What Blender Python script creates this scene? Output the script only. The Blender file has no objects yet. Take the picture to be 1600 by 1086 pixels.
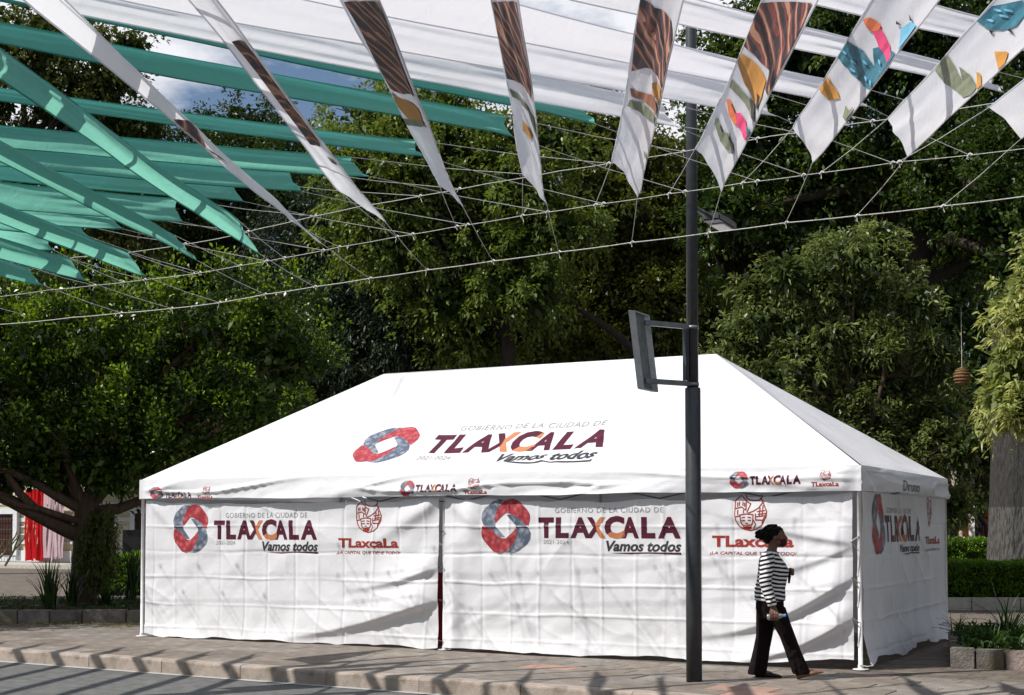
import bpy, bmesh, math, random
import numpy as np
from mathutils import Vector, Matrix
from mathutils.geometry import tessellate_polygon
R = math.radians
random.seed(7)
rng = np.random.default_rng(7)
sc = bpy.context.scene
col = sc.collection

# ------------------------------------------------------------------ camera
F_PX, CX, CY, PITCH, EYE = 2193.3, 800.0, 739.7, 0.0386, 1.51
cam_d = bpy.data.cameras.new('camera')
cam = bpy.data.objects.new('camera', cam_d); col.objects.link(cam)
cam.location = (0, 0, EYE)
cam.rotation_euler = (math.pi / 2 + PITCH, 0, 0)
cam_d.sensor_fit = 'HORIZONTAL'; cam_d.sensor_width = 36.0
cam_d.lens = 36.0 * F_PX / 1600.0
cam_d.shift_y = (CY - 543.0) / 1600.0
cam_d.clip_end = 2000.0; cam_d.clip_start = 0.05
sc.camera = cam

# ------------------------------------------------------------------ sky and sun
SUN_HEAD, SUN_EL = 70.0, 49.5            # heading the light travels to (clockwise from +Y), elevation
w = bpy.data.worlds.new('World'); sc.world = w; w.use_nodes = True
nt = w.node_tree; nt.nodes.clear()
N = nt.nodes.new
out = N('ShaderNodeOutputWorld'); bg = N('ShaderNodeBackground'); sky = N('ShaderNodeTexSky')
sky.sky_type = 'NISHITA'; sky.sun_disc = False
sky.sun_elevation = R(SUN_EL); sky.sun_rotation = R(SUN_HEAD + 180)
sky.altitude = 300; sky.air_density = 1.0; sky.dust_density = 0.7; sky.ozone_density = 1.5
tc = N('ShaderNodeTexCoord'); mp = N('ShaderNodeMapping'); mp.inputs['Scale'].default_value = (1, 1, 2.6)
mp.inputs['Location'].default_value = (5.3, 0.9, 0.0)
no = N('ShaderNodeTexNoise'); no.inputs['Scale'].default_value = 3.2; no.inputs['Detail'].default_value = 9
no.inputs['Roughness'].default_value = 0.56
rp = N('ShaderNodeValToRGB'); rp.color_ramp.elements[0].position = 0.46; rp.color_ramp.elements[1].position = 0.56
mx = N('ShaderNodeMix'); mx.data_type = 'RGBA'
mx.inputs['B'].default_value = (10.0, 10.1, 10.6, 1)
L_ = nt.links.new
L_(tc.outputs['Generated'], mp.inputs['Vector']); L_(mp.outputs['Vector'], no.inputs['Vector'])
L_(no.outputs['Fac'], rp.inputs['Fac']); L_(rp.outputs['Color'], mx.inputs['Factor'])
L_(sky.outputs['Color'], mx.inputs['A']); L_(mx.outputs['Result'], bg.inputs['Color'])
bg.inputs['Strength'].default_value = 0.085
L_(bg.outputs['Background'], out.inputs['Surface'])
sun_d = bpy.data.lights.new('sun', 'SUN'); sun_d.energy = 5.0; sun_d.angle = R(0.55); sun_d.color = (1.0, 0.955, 0.89)
sun = bpy.data.objects.new('sun', sun_d); col.objects.link(sun)
SUN_V = Vector((math.sin(R(SUN_HEAD)) * math.cos(R(SUN_EL)), math.cos(R(SUN_HEAD)) * math.cos(R(SUN_EL)), -math.sin(R(SUN_EL))))
sun.rotation_euler = SUN_V.to_track_quat('-Z', 'Y').to_euler(); sun.location = (-10, -8, 20)
sc.view_settings.view_transform = 'Standard'; sc.view_settings.look = 'None'
sc.view_settings.exposure = 0.12; sc.view_settings.gamma = 1.0; sc.view_settings.use_curve_mapping = False
sc.render.engine = 'CYCLES'
sc.cycles.use_denoising = True
sc.cycles.max_bounces = 7; sc.cycles.diffuse_bounces = 3; sc.cycles.glossy_bounces = 2
sc.cycles.transmission_bounces = 4; sc.cycles.transparent_max_bounces = 6

# ------------------------------------------------------------------ measuring helpers
cp, sp_ = math.cos(PITCH), math.sin(PITCH)
CAMP = np.array([0, 0, EYE])
def ray(px, py):
    a = (px - CX) / F_PX; b = (CY - py) / F_PX
    return np.array([a, cp - b * sp_, sp_ + b * cp])
def on_plane(px, py, P0, Nn):
    d = ray(px, py); Nn = np.asarray(Nn, float)
    return CAMP + d * (np.dot(np.asarray(P0, float) - CAMP, Nn) / np.dot(d, Nn))
def at_z(px, py, z): return on_plane(px, py, (0, 0, z), (0, 0, 1))
def at_y(px, py, y): return on_plane(px, py, (0, y, 0), (0, 1, 0))

# ------------------------------------------------------------------ object helpers
def tag(o, label=None, cat=None, group=None, kind=None):
    if label: o['label'] = label
    if cat: o['category'] = cat
    if group: o['group'] = group
    if kind: o['kind'] = kind
    return o
def empty(name, loc, label=None, cat=None, group=None):
    o = bpy.data.objects.new(name, None); col.objects.link(o); o.location = Vector(loc)
    o.empty_display_size = 0.2
    return tag(o, label, cat, group)
def link(name, me, mats, parent=None, smooth=False, keep_world=True):
    o = bpy.data.objects.new(name, me); col.objects.link(o)
    if not isinstance(mats, (list, tuple)): mats = [mats]
    if not me.materials:
        for m in mats: me.materials.append(m)
    if smooth: me.polygons.foreach_set('use_smooth', [True] * len(me.polygons))
    if parent:
        o.parent = parent
        if keep_world:
            p, M = parent, Matrix.Identity(4)
            while p: M = p.matrix_basis @ M; p = p.parent
            o.matrix_basis = M.inverted()
    return o
def centre(o):
    """move the mesh's origin to its own bounding-box base without moving it in the world"""
    return o
def mesh(name, V, Fc, mi=None):
    me = bpy.data.meshes.new(name)
    me.from_pydata([tuple(map(float, v)) for v in V], [], [tuple(f) for f in Fc]); 
    if mi is not None: me.polygons.foreach_set('material_index', mi)
    me.update(); return me
class MB:
    def __init__(s): s.v = []; s.f = []; s.m = []
    def add(s, V, Fc, m=0):
        k = len(s.v); s.v += [tuple(map(float, p)) for p in V]
        s.f += [tuple(i + k for i in f) for f in Fc]; s.m += [m] * len(Fc); return s
    def box(s, c, size, rz=0.0, m=0, tilt=None):
        hx, hy, hz = [q / 2 for q in size]; V = []
        ca, sa = math.cos(rz), math.sin(rz)
        for z in (-hz, hz):
            for (x, y) in ((-hx, -hy), (hx, -hy), (hx, hy), (-hx, hy)):
                V.append((c[0] + x * ca - y * sa, c[1] + x * sa + y * ca, c[2] + z))
        return s.add(V, [(3, 2, 1, 0), (4, 5, 6, 7), (0, 1, 5, 4), (1, 2, 6, 5), (2, 3, 7, 6), (3, 0, 4, 7)], m)
    def tube(s, P, r, n=8, m=0, cap=True):
        P = [np.asarray(p, float) for p in P]
        if not isinstance(r, (list, tuple, np.ndarray)): r = [r] * len(P)
        V = []; up = None
        for i, p in enumerate(P):
            t = P[min(i + 1, len(P) - 1)] - P[max(i - 1, 0)]; t = t / (np.linalg.norm(t) + 1e-9)
            if up is None:
                up = np.array([1, 0, 0]) if abs(t[2]) > .8 else np.array([0, 0, 1.0])
            a = np.cross(t, up); a /= np.linalg.norm(a) + 1e-9; b = np.cross(t, a); up = np.cross(a, t)
            for k in range(n):
                q = 2 * math.pi * k / n
                V.append(p + (a * math.cos(q) + b * math.sin(q)) * r[i])
        Fc = []
        for i in range(len(P) - 1):
            for k in range(n):
                k2 = (k + 1) % n
                Fc.append((i * n + k, i * n + k2, (i + 1) * n + k2, (i + 1) * n + k))
        if cap:
            Fc.append(tuple(range(n))); Fc.append(tuple((len(P) - 1) * n + k for k in range(n - 1, -1, -1)))
        return s.add(V, Fc, m)
    def lathe(s, c, prof, n=20, m=0):
        V = []
        for (r, z) in prof:
            for k in range(n):
                q = 2 * math.pi * k / n; V.append((c[0] + r * math.cos(q), c[1] + r * math.sin(q), c[2] + z))
        Fc = []
        for i in range(len(prof) - 1):
            for k in range(n):
                k2 = (k + 1) % n; Fc.append((i * n + k, i * n + k2, (i + 1) * n + k2, (i + 1) * n + k))
        Fc.append(tuple(range(n - 1, -1, -1))); Fc.append(tuple((len(prof) - 1) * n + k for k in range(n)))
        return s.add(V, Fc, m)
    def build(s, name, mats, parent=None, smooth=False, bevel=0):
        me = mesh(name, s.v, s.f, s.m)
        if bevel:
            bm = bmesh.new(); bm.from_mesh(me)
            bmesh.ops.bevel(bm, geom=bm.edges[:], offset=bevel, segments=2, affect='EDGES', clamp_overlap=True)
            bm.to_mesh(me); bm.free()
        return link(name, me, mats, parent, smooth)
def grid_mesh(name, P):
    """P: (a,b,3) array of points"""
    a, b, _ = P.shape
    idx = np.arange(a * b).reshape(a, b)
    Q = np.stack([idx[:-1, :-1], idx[1:, :-1], idx[1:, 1:], idx[:-1, 1:]], -1).reshape(-1, 4)
    return fast_mesh(name, P.reshape(-1, 3), Q)
def fast_mesh(name, V, Q, attr=None):
    me = bpy.data.meshes.new(name)
    n, k = Q.shape
    me.vertices.add(len(V)); me.vertices.foreach_set('co', np.ascontiguousarray(V, dtype=np.float32).ravel())
    me.loops.add(n * k); me.loops.foreach_set('vertex_index', np.ascontiguousarray(Q, dtype=np.int32).ravel())
    me.polygons.add(n); me.polygons.foreach_set('loop_start', np.arange(0, n * k, k, dtype=np.int32))
    if attr is not None:
        at = me.attributes.new('tint', 'FLOAT', 'POINT'); at.data.foreach_set('value', np.ascontiguousarray(attr, dtype=np.float32))
    me.update(); me.validate(); return me
def vnoise(x, y, seed=0):
    r = np.random.default_rng(seed).random((64, 64)) * 2 - 1
    xi = np.floor(x).astype(int); yi = np.floor(y).astype(int)
    fx = x - xi; fy = y - yi; fx = fx * fx * (3 - 2 * fx); fy = fy * fy * (3 - 2 * fy)
    g = lambda i, j: r[i % 64, j % 64]
    return (g(xi, yi) * (1 - fx) + g(xi + 1, yi) * fx) * (1 - fy) + (g(xi, yi + 1) * (1 - fx) + g(xi + 1, yi + 1) * fx) * fy

# ------------------------------------------------------------------ materials
def new_mat(name):
    m = bpy.data.materials.new(name); m.use_nodes = True; t = m.node_tree; t.nodes.clear()
    o = t.nodes.new('ShaderNodeOutputMaterial'); return m, t, o
def noise_mat(name, c1, c2, scale=6.0, rough=0.8, bump=0.0, bscale=None, spec=0.3, detail=6, metallic=0.0, c3=None, s3=1.5, coord='Object', obj_var=0.0, stretch=None):
    m, t, o = new_mat(name); n = t.nodes.new; l = t.links.new
    tc = n('ShaderNodeTexCoord'); v = tc.outputs[coord]
    if stretch:
        mp = n('ShaderNodeMapping'); mp.inputs['Scale'].default_value = stretch; l(v, mp.inputs['Vector']); v = mp.outputs['Vector']
    a = n('ShaderNodeTexNoise'); a.inputs['Scale'].default_value = scale; a.inputs['Detail'].default_value = detail; a.inputs['Roughness'].default_value = .65
    l(v, a.inputs['Vector'])
    r = n('ShaderNodeValToRGB'); r.color_ramp.elements[0].position = .32; r.color_ramp.elements[1].position = .68
    r.color_ramp.elements[0].color = (*c1, 1); r.color_ramp.elements[1].color = (*c2, 1)
    l(a.outputs['Fac'], r.inputs['Fac']); c = r.outputs['Color']
    if c3:
        b = n('ShaderNodeTexNoise'); b.inputs['Scale'].default_value = s3; b.inputs['Detail'].default_value = 5; l(v, b.inputs['Vector'])
        rr = n('ShaderNodeValToRGB'); rr.color_ramp.elements[0].position = .52; rr.color_ramp.elements[1].position = .68; l(b.outputs['Fac'], rr.inputs['Fac'])
        mm = n('ShaderNodeMix'); mm.data_type = 'RGBA'; l(rr.outputs['Color'], mm.inputs['Factor']); l(c, mm.inputs['A']); mm.inputs['B'].default_value = (*c3, 1); c = mm.outputs['Result']
    if obj_var:
        oi = n('ShaderNodeObjectInfo'); mr = n('ShaderNodeMapRange'); mr.inputs['To Min'].default_value = 1 - obj_var; mr.inputs['To Max'].default_value = 1 + obj_var
        l(oi.outputs['Random'], mr.inputs['Value'])
        hs = n('ShaderNodeHueSaturation'); l(mr.outputs['Result'], hs.inputs['Value']); l(c, hs.inputs['Color']); c = hs.outputs['Color']
    p = n('ShaderNodeBsdfPrincipled'); l(c, p.inputs['Base Color']); p.inputs['Roughness'].default_value = rough
    p.inputs['Metallic'].default_value = metallic; p.inputs['Specular IOR Level'].default_value = spec
    if bump:
        q = n('ShaderNodeTexNoise'); q.inputs['Scale'].default_value = bscale or scale * 4; q.inputs['Detail'].default_value = 8; l(v, q.inputs['Vector'])
        bp = n('ShaderNodeBump'); bp.inputs['Strength'].default_value = bump; bp.inputs['Distance'].default_value = .02
        l(q.outputs['Fac'], bp.inputs['Height']); l(bp.outputs['Normal'], p.inputs['Normal'])
    l(p.outputs['BSDF'], o.inputs['Surface']); return m
def plain(name, c, rough=.6, spec=.3, metallic=0.0):
    return noise_mat(name, tuple(q * .88 for q in c), tuple(min(1, q * 1.1) for q in c), 9.0, rough, 0.0, spec=spec, metallic=metallic)
def cloth_mat(name, c, trans=.3, rough=.7, bump=.15, bscale=220, tcol=None, dirt=0.06):
    m, t, o = new_mat(name); n = t.nodes.new; l = t.links.new
    tc = n('ShaderNodeTexCoord'); a = n('ShaderNodeTexNoise'); a.inputs['Scale'].default_value = 1.7; a.inputs['Detail'].default_value = 7
    l(tc.outputs['Object'], a.inputs['Vector'])
    r = n('ShaderNodeValToRGB'); r.color_ramp.elements[0].position = .3; r.color_ramp.elements[1].position = .65
    r.color_ramp.elements[0].color = (*[q * (1 - dirt) for q in c], 1); r.color_ramp.elements[1].color = (*c, 1); l(a.outputs['Fac'], r.inputs['Fac'])
    p = n('ShaderNodeBsdfPrincipled'); l(r.outputs['Color'], p.inputs['Base Color']); p.inputs['Roughness'].default_value = rough; p.inputs['Specular IOR Level'].default_value = .25
    tr = n('ShaderNodeBsdfTranslucent'); tr.inputs['Color'].default_value = (*(tcol or c), 1)
    if bump:
        q = n('ShaderNodeTexNoise'); q.inputs['Scale'].default_value = bscale; q.inputs['Detail'].default_value = 3; l(tc.outputs['Object'], q.inputs['Vector'])
        q2 = n('ShaderNodeTexNoise'); q2.inputs['Scale'].default_value = 7; q2.inputs['Detail'].default_value = 9; q2.inputs['Distortion'].default_value = .6; l(tc.outputs['Object'], q2.inputs['Vector'])
        ad = n('ShaderNodeMath'); ad.operation = 'MULTIPLY_ADD'; ad.inputs[1].default_value = .12; l(q.outputs['Fac'], ad.inputs[0]); l(q2.outputs['Fac'], ad.inputs[2])
        bp = n('ShaderNodeBump'); bp.inputs['Strength'].default_value = bump; bp.inputs['Distance'].default_value = .03; l(ad.outputs[0], bp.inputs['Height'])
        l(bp.outputs['Normal'], p.inputs['Normal']); l(bp.outputs['Normal'], tr.inputs['Normal'])
    ms = n('ShaderNodeMixShader'); ms.inputs[0].default_value = trans; l(p.outputs['BSDF'], ms.inputs[1]); l(tr.outputs['BSDF'], ms.inputs[2])
    l(ms.outputs[0], o.inputs['Surface']); return m
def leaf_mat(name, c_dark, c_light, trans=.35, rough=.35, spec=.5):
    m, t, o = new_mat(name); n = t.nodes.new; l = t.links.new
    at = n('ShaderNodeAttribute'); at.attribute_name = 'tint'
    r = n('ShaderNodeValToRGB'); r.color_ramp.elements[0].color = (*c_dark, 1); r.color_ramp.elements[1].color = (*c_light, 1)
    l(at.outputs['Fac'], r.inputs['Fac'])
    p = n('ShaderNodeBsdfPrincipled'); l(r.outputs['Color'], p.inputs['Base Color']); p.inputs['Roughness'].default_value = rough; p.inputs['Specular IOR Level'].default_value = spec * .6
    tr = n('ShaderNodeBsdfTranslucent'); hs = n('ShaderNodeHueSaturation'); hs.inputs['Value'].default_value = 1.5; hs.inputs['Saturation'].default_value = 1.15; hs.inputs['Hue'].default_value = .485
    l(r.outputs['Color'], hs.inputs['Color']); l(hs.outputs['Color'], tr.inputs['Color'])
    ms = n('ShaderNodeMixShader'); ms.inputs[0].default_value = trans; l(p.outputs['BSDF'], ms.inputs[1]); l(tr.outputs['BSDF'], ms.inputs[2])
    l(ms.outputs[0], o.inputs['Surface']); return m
M = {}
M['tent'] = cloth_mat('tent_white', (.77, .775, .815), trans=.10, rough=.55, bump=.22, dirt=.05)
M['white_cloth'] = cloth_mat('banner_white', (.86, .86, .90), trans=.5, bump=.25)
M['teal'] = cloth_mat('banner_teal', (.028, .23, .235), trans=.55, rough=.5, bump=.4, tcol=(.23, .60, .47), dirt=.12)
M['rope'] = noise_mat('rope_white', (.42, .41, .39), (.68, .67, .65), 30, .9)
M['maroon'] = plain('print_maroon', (.075, .006, .022), .6)
M['orange'] = plain('print_orange', (.50, .19, .085), .6)
M['grey'] = plain('print_grey', (.30, .30, .32), .6)
M['charcoal'] = plain('print_charcoal', (.035, .037, .045), .6)
M['brick_red'] = plain('print_brick_red', (.30, .035, .025), .6)
def ornate(name, c1, c2, scale):
    m, t, o = new_mat(name); n = t.nodes.new; l = t.links.new
    tc = n('ShaderNodeTexCoord'); v = n('ShaderNodeTexVoronoi'); v.inputs['Scale'].default_value = scale; l(tc.outputs['Object'], v.inputs['Vector'])
    a = n('ShaderNodeTexNoise'); a.inputs['Scale'].default_value = scale * 2.4; a.inputs['Detail'].default_value = 3; l(tc.outputs['Object'], a.inputs['Vector'])
    ad = n('ShaderNodeMath'); ad.operation = 'MULTIPLY'; l(v.outputs['Distance'], ad.inputs[0]); l(a.outputs['Fac'], ad.inputs[1])
    r = n('ShaderNodeValToRGB'); r.color_ramp.elements[0].position = .10; r.color_ramp.elements[1].position = .30
    r.color_ramp.elements[0].color = (*c2, 1); r.color_ramp.elements[1].color = (*c1, 1); l(ad.outputs[0], r.inputs['Fac'])
    p = n('ShaderNodeBsdfPrincipled'); p.inputs['Roughness'].default_value = .6; l(r.outputs['Color'], p.inputs['Base Color']); l(p.outputs[0], o.inputs[0]); return m
M['logo_red'] = ornate('print_ornate_red', (.30, .02, .032), (.48, .09, .10), 14)
M['logo_blue'] = ornate('print_ornate_slate', (.075, .10, .15), (.27, .29, .35), 12)
M['pole'] = noise_mat('painted_steel_charcoal', (.028, .032, .038), (.045, .05, .057), 14, .42, .08, spec=.5)
M['steel'] = noise_mat('galvanised_steel', (.16, .18, .19), (.27, .29, .30), 10, .45, .05, metallic=.5)
M['light_steel'] = noise_mat('light_steel', (.34, .36, .37), (.48, .50, .51), 10, .5, .05, metallic=.2)
M['white_paint'] = noise_mat('white_paint', (.62, .62, .62), (.78, .78, .78), 12, .45, spec=.5)

# ================================================================== THE SETTING: road, kerb, paving
K0 = at_z(0, 1013.6, 0)[:2]; K1 = at_z(1044, 1085, 0)[:2]
kd = (K1 - K0) / np.linalg.norm(K1 - K0); kn = np.array([-kd[1], kd[0]])
if kn[1] < 0: kn = -kn
KANG = math.atan2(kd[1], kd[0])
def G(a, b, z=0.0):
    p = K0 + kd * a + kn * b; return (p[0], p[1], z)
KH = 0.155
def brick_ground(name, c1, c2, mortar, bw, bh, msize, rough, rot, bump=.5, nscale=3.0, stain=(.16, .13, .10)):
    m, t, o = new_mat(name); n = t.nodes.new; l = t.links.new
    tc = n('ShaderNodeTexCoord'); mp = n('ShaderNodeMapping'); mp.inputs['Rotation'].default_value = (0, 0, rot); l(tc.outputs['Object'], mp.inputs['Vector'])
    b = n('ShaderNodeTexBrick'); b.inputs['Scale'].default_value = 1.0; b.inputs['Brick Width'].default_value = bw; b.inputs['Row Height'].default_value = bh
    b.inputs['Mortar Size'].default_value = msize; b.inputs['Mortar Smooth'].default_value = .4; b.inputs['Bias'].default_value = 0
    b.inputs['Color1'].default_value = (*c1, 1); b.inputs['Color2'].default_value = (*c2, 1); b.inputs['Mortar'].default_value = (*mortar, 1)
    l(mp.outputs['Vector'], b.inputs['Vector'])
    a = n('ShaderNodeTexNoise'); a.inputs['Scale'].default_value = nscale; a.inputs['Detail'].default_value = 10; a.inputs['Roughness'].default_value = .7; l(mp.outputs['Vector'], a.inputs['Vector'])
    r = n('ShaderNodeValToRGB'); r.color_ramp.elements[0].position = .35; r.color_ramp.elements[1].position = .7; l(a.outputs['Fac'], r.inputs['Fac'])
    mm = n('ShaderNodeMix'); mm.data_type = 'RGBA'; mm.blend_type = 'MULTIPLY'; mm.inputs['Factor'].default_value = .55; l(b.outputs['Color'], mm.inputs['A']); l(r.outputs['Color'], mm.inputs['B'])
    lift = n('ShaderNodeMix'); lift.data_type = 'RGBA'; lift.inputs['Factor'].default_value = .75; lift.inputs['A'].default_value = (*stain, 1); l(mm.outputs['Result'], lift.inputs['B'])
    p = n('ShaderNodeBsdfPrincipled'); l(lift.outputs['Result'], p.inputs['Base Color']); p.inputs['Roughness'].default_value = rough; p.inputs['Specular IOR Level'].default_value = .3
    ad = n('ShaderNodeMath'); ad.operation = 'MULTIPLY_ADD'; ad.inputs[1].default_value = -.6; l(b.outputs['Fac'], ad.inputs[0]); l(a.outputs['Fac'], ad.inputs[2])
    bp = n('ShaderNodeBump'); bp.inputs['Strength'].default_value = bump; bp.inputs['Distance'].default_value = .02; l(ad.outputs[0], bp.inputs['Height']); l(bp.outputs['Normal'], p.inputs['Normal'])
    l(p.outputs[0], o.inputs[0]); return m
M['road'] = brick_ground('road_paving', (.20, .20, .195), (.155, .157, .155), (.10, .10, .10), .26, .11, .008, .75, -KANG, stain=(.15, .15, .148), nscale=6)
M['plaza'] = brick_ground('plaza_paving', (.235, .20, .17), (.172, .148, .127), (.09, .078, .07), .4, .22, .012, .85, -KANG, nscale=4)
M['kerb'] = noise_mat('kerb_stone', (.27, .222, .19), (.40, .338, .295), 7, .85, .5, 60, c3=(.125, .112, .082), s3=3.6, obj_var=.035)
M['gutter'] = noise_mat('gutter_concrete', (.33, .34, .335), (.44, .45, .44), 9, .85, .3, 50)
M['paver'] = noise_mat('flagstone_tan', (.145, .121, .102), (.245, .209, .178), 5, .85, .6, 45, c3=(.17, .145, .12), s3=3, obj_var=.14)
M['paver_grey'] = noise_mat('flagstone_grey', (.165, .147, .13), (.275, .248, .222), 5, .85, .6, 45, c3=(.18, .165, .15), s3=3, obj_var=.14)
M['paver_pink'] = noise_mat('flagstone_pink', (.28, .17, .135), (.38, .25, .205), 6, .85, .5, 45, obj_var=.10)
M['mortar'] = noise_mat('mortar', (.19, .17, .15), (.28, .25, .22), 20, .9, .4)

def sheet(name, pts, mat, kind='structure'):
    return tag(link(name, mesh(name, pts, [tuple(range(len(pts)))]), mat), kind=kind)
sheet('road', [G(-400, -400, -KH), G(400, -400, -KH), G(400, 0.05, -KH), G(-400, 0.05, -KH)], M['road'])
sheet('gutter', [G(-40, -.10, -KH + .005), G(60, -.10, -KH + .005), G(60, .02, -KH + .005), G(-40, .02, -KH + .005)], M['gutter'])
plaza = sheet('plaza', [G(-400, .08, -.012), G(400, .08, -.012), G(400, 700, -.012), G(-400, 700, -.012)], M['plaza'])
# kerb stones, each its own piece
kerb = tag(bpy.data.objects.new('kerb', None), kind='structure'); col.objects.link(kerb)
def kerb_mesh(Lk, seed):
    rr = random.Random(seed)
    prof = [(.0, -.22), (.0, -.028), (.006, -.012), (.018, -.003), (.035, .0), (.165, .002), (.165, -.22)]
    n = 7; V = []
    for i in range(n):
        a = Lk * i / (n - 1)
        for (b, z) in prof:
            j = rr.uniform(-.0035, .0035) if 0 < z + .2 else 0
            V.append((a, b + j, z + j * .6))
    k = len(prof); Fc = []
    for i in range(n - 1):
        for q in range(k - 1): Fc.append((i * k + q, (i + 1) * k + q, (i + 1) * k + q + 1, i * k + q + 1))
    Fc.append(tuple(range(k))); Fc.append(tuple((n - 1) * k + q for q in range(k - 1, -1, -1)))
    me = mesh('kerb_stone', V, Fc); me.materials.append(M['kerb']); return me
kms = [kerb_mesh(1.193, s) for s in range(4)]
for i in range(36):
    o = bpy.data.objects.new('kerb_stone', kms[i % 4]); col.objects.link(o); o.parent = kerb
    o.location = G(-14 + i * 1.2, random.uniform(-.004, .004), random.uniform(-.003, .003)); o.rotation_euler = (0, 0, KANG)
# flagstones
def paver_mesh(Lx, Ly, seed, mat):
    rr = random.Random(seed); c = .014
    def ring(ins, z): return [(ins + rr.uniform(-.004, .004), ins + rr.uniform(-.004, .004), z), (Lx - ins, ins + rr.uniform(-.004, .004), z), (Lx - ins + rr.uniform(-.004, .004), Ly - ins, z), (ins, Ly - ins + rr.uniform(-.004, .004), z)]
    V = ring(.005, -.05) + ring(.005, -.006) + ring(c, 0.0)
    V.append((Lx * .5, Ly * .5, rr.uniform(-.002, .003)))
    Fc = []
    for k in range(2):
        for q in range(4): Fc.append((k * 4 + q, k * 4 + (q + 1) % 4, k * 4 + 4 + (q + 1) % 4, k * 4 + 4 + q))
    for q in range(4): Fc.append((8 + q, 8 + (q + 1) % 4, 12))
    me = mesh('flagstone', V, Fc); me.materials.append(mat); return me
PL, PW = .64, .42
pmesh = [paver_mesh(PL, PW, s, (M['paver'], M['paver'], M['paver_grey'], M['paver_grey'], M['paver_pink'])[s]) for s in range(5)]
npav = 0
for row in range(12):
    b0 = .17 + row * PW
    a_lo, a_hi = (-2.6, 17.5) if row < 6 else (-2.6, 4.4)
    a = a_lo - (PL / 2 if row % 2 else 0)
    while a < a_hi:
        if npav < 296:
            k = random.choice([0, 1, 2, 3]) if random.random() > .02 else 4
            if a > 10.5: k = random.choice([2, 3, 2, 3, 0]) if random.random() > .03 else 4
            if row == 0 and 9.2 < a < 11.2 or row == 1 and 8.6 < a < 9.3: k = 4
            o = bpy.data.objects.new('flagstone', pmesh[k]); col.objects.link(o); o.parent = plaza
            o.location = G(a, b0, random.uniform(-.003, .003)); o.rotation_euler = (random.uniform(-.004, .004), random.uniform(-.003, .003), KANG); npav += 1
        a += PL

# ================================================================== TENT
TA = np.array([3.7105, 15.0048, 0]); ang = 1.09
e_l = np.array([-math.sin(ang), math.cos(ang), 0]); t_in = np.array([math.cos(ang), math.sin(ang), 0])
TL, TW, TH, TR, INS = 10.0, 4.83, 2.177, 3.773, 2.43
r_v = -e_l; TB = TA + e_l * TL; UP = np.array([0, 0, 1.0])
tent = empty('event_tent', TB + r_v * 5, 'long white hip-roofed event tent with printed red and slate lettering on its walls', 'tent')
def fold(d, w): return np.exp(-(d / w) ** 2)
def crease(x, z, sx, sz, seed, amp):
    rr = np.random.default_rng(seed); out = np.zeros_like(x)
    for k in range(40):
        xk = sx * (k + .5) + rr.uniform(-.03, .03); sgn = rr.choice([-1, 1, 1]); 
        out = out + sgn * amp * fold(x - xk - .015 * vnoise(z * 2, z * 0 + k, seed), .014) * (0.35 + .65 * np.clip(vnoise(z * 1.3, x * 0 + k, seed + 1) + .5, 0, 1))
    for k in range(12):
        zk = sz * (k + .4) + rr.uniform(-.03, .03); sgn = rr.choice([-1, 1, 1])
        out = out + sgn * amp * 1.1 * fold(z - zk - .012 * vnoise(x * 2, x * 0 + k, seed + 3), .012) * (0.35 + .65 * np.clip(vnoise(x * 1.1, x * 0 + k, seed + 2) + .5, 0, 1))
    # each folded square dishes a little
    out = out + amp * .9 * vnoise(x / sx, z / sz, seed + 5)
    return out
def swoop(x, z, x0, z0, x1, z1, sag, amp, wu=.30, wd=.06):
    """a pulled fold running from a tie at (x0,z0) to (x1,z1)"""
    t = (x - x0) / (x1 - x0); tc_ = np.clip(t, 0, 1)
    zc = z0 + (z1 - z0) * tc_ - sag * np.sin(np.pi * tc_)
    d = z - zc
    pr = np.where(d > 0, np.exp(-(d / wu) ** 2), np.exp(-(d / wd) ** 2))
    return amp * pr * np.clip(1 - tc_, 0, 1) ** .8 * np.where((t >= -.02) & (t <= 1), 1, 0) * np.clip((t + .02) * 8, 0, 1) 
def wrinkle(x, z, seed):
    u = x + .25 * vnoise(x * 1.1, z * 1.1, seed); v = z + .25 * vnoise(x * .9, z * 1.3, seed + 1)
    o = .015 * vnoise(u * .9, v * 1.1, seed + 2) + .006 * vnoise(u * 2.6 + v * .8, v * 2.2, seed + 3) + .005 * vnoise(u * 6 - v * 3, v * 6, seed + 4)
    rdg = 1 - np.abs(vnoise(u * 2.2 + v * 2.2, v * .7 - u * .5, seed + 6)) * 2
    o = o + .010 * np.clip(rdg, 0, 1) ** 3
    return o
SPL = 4.84
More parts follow.
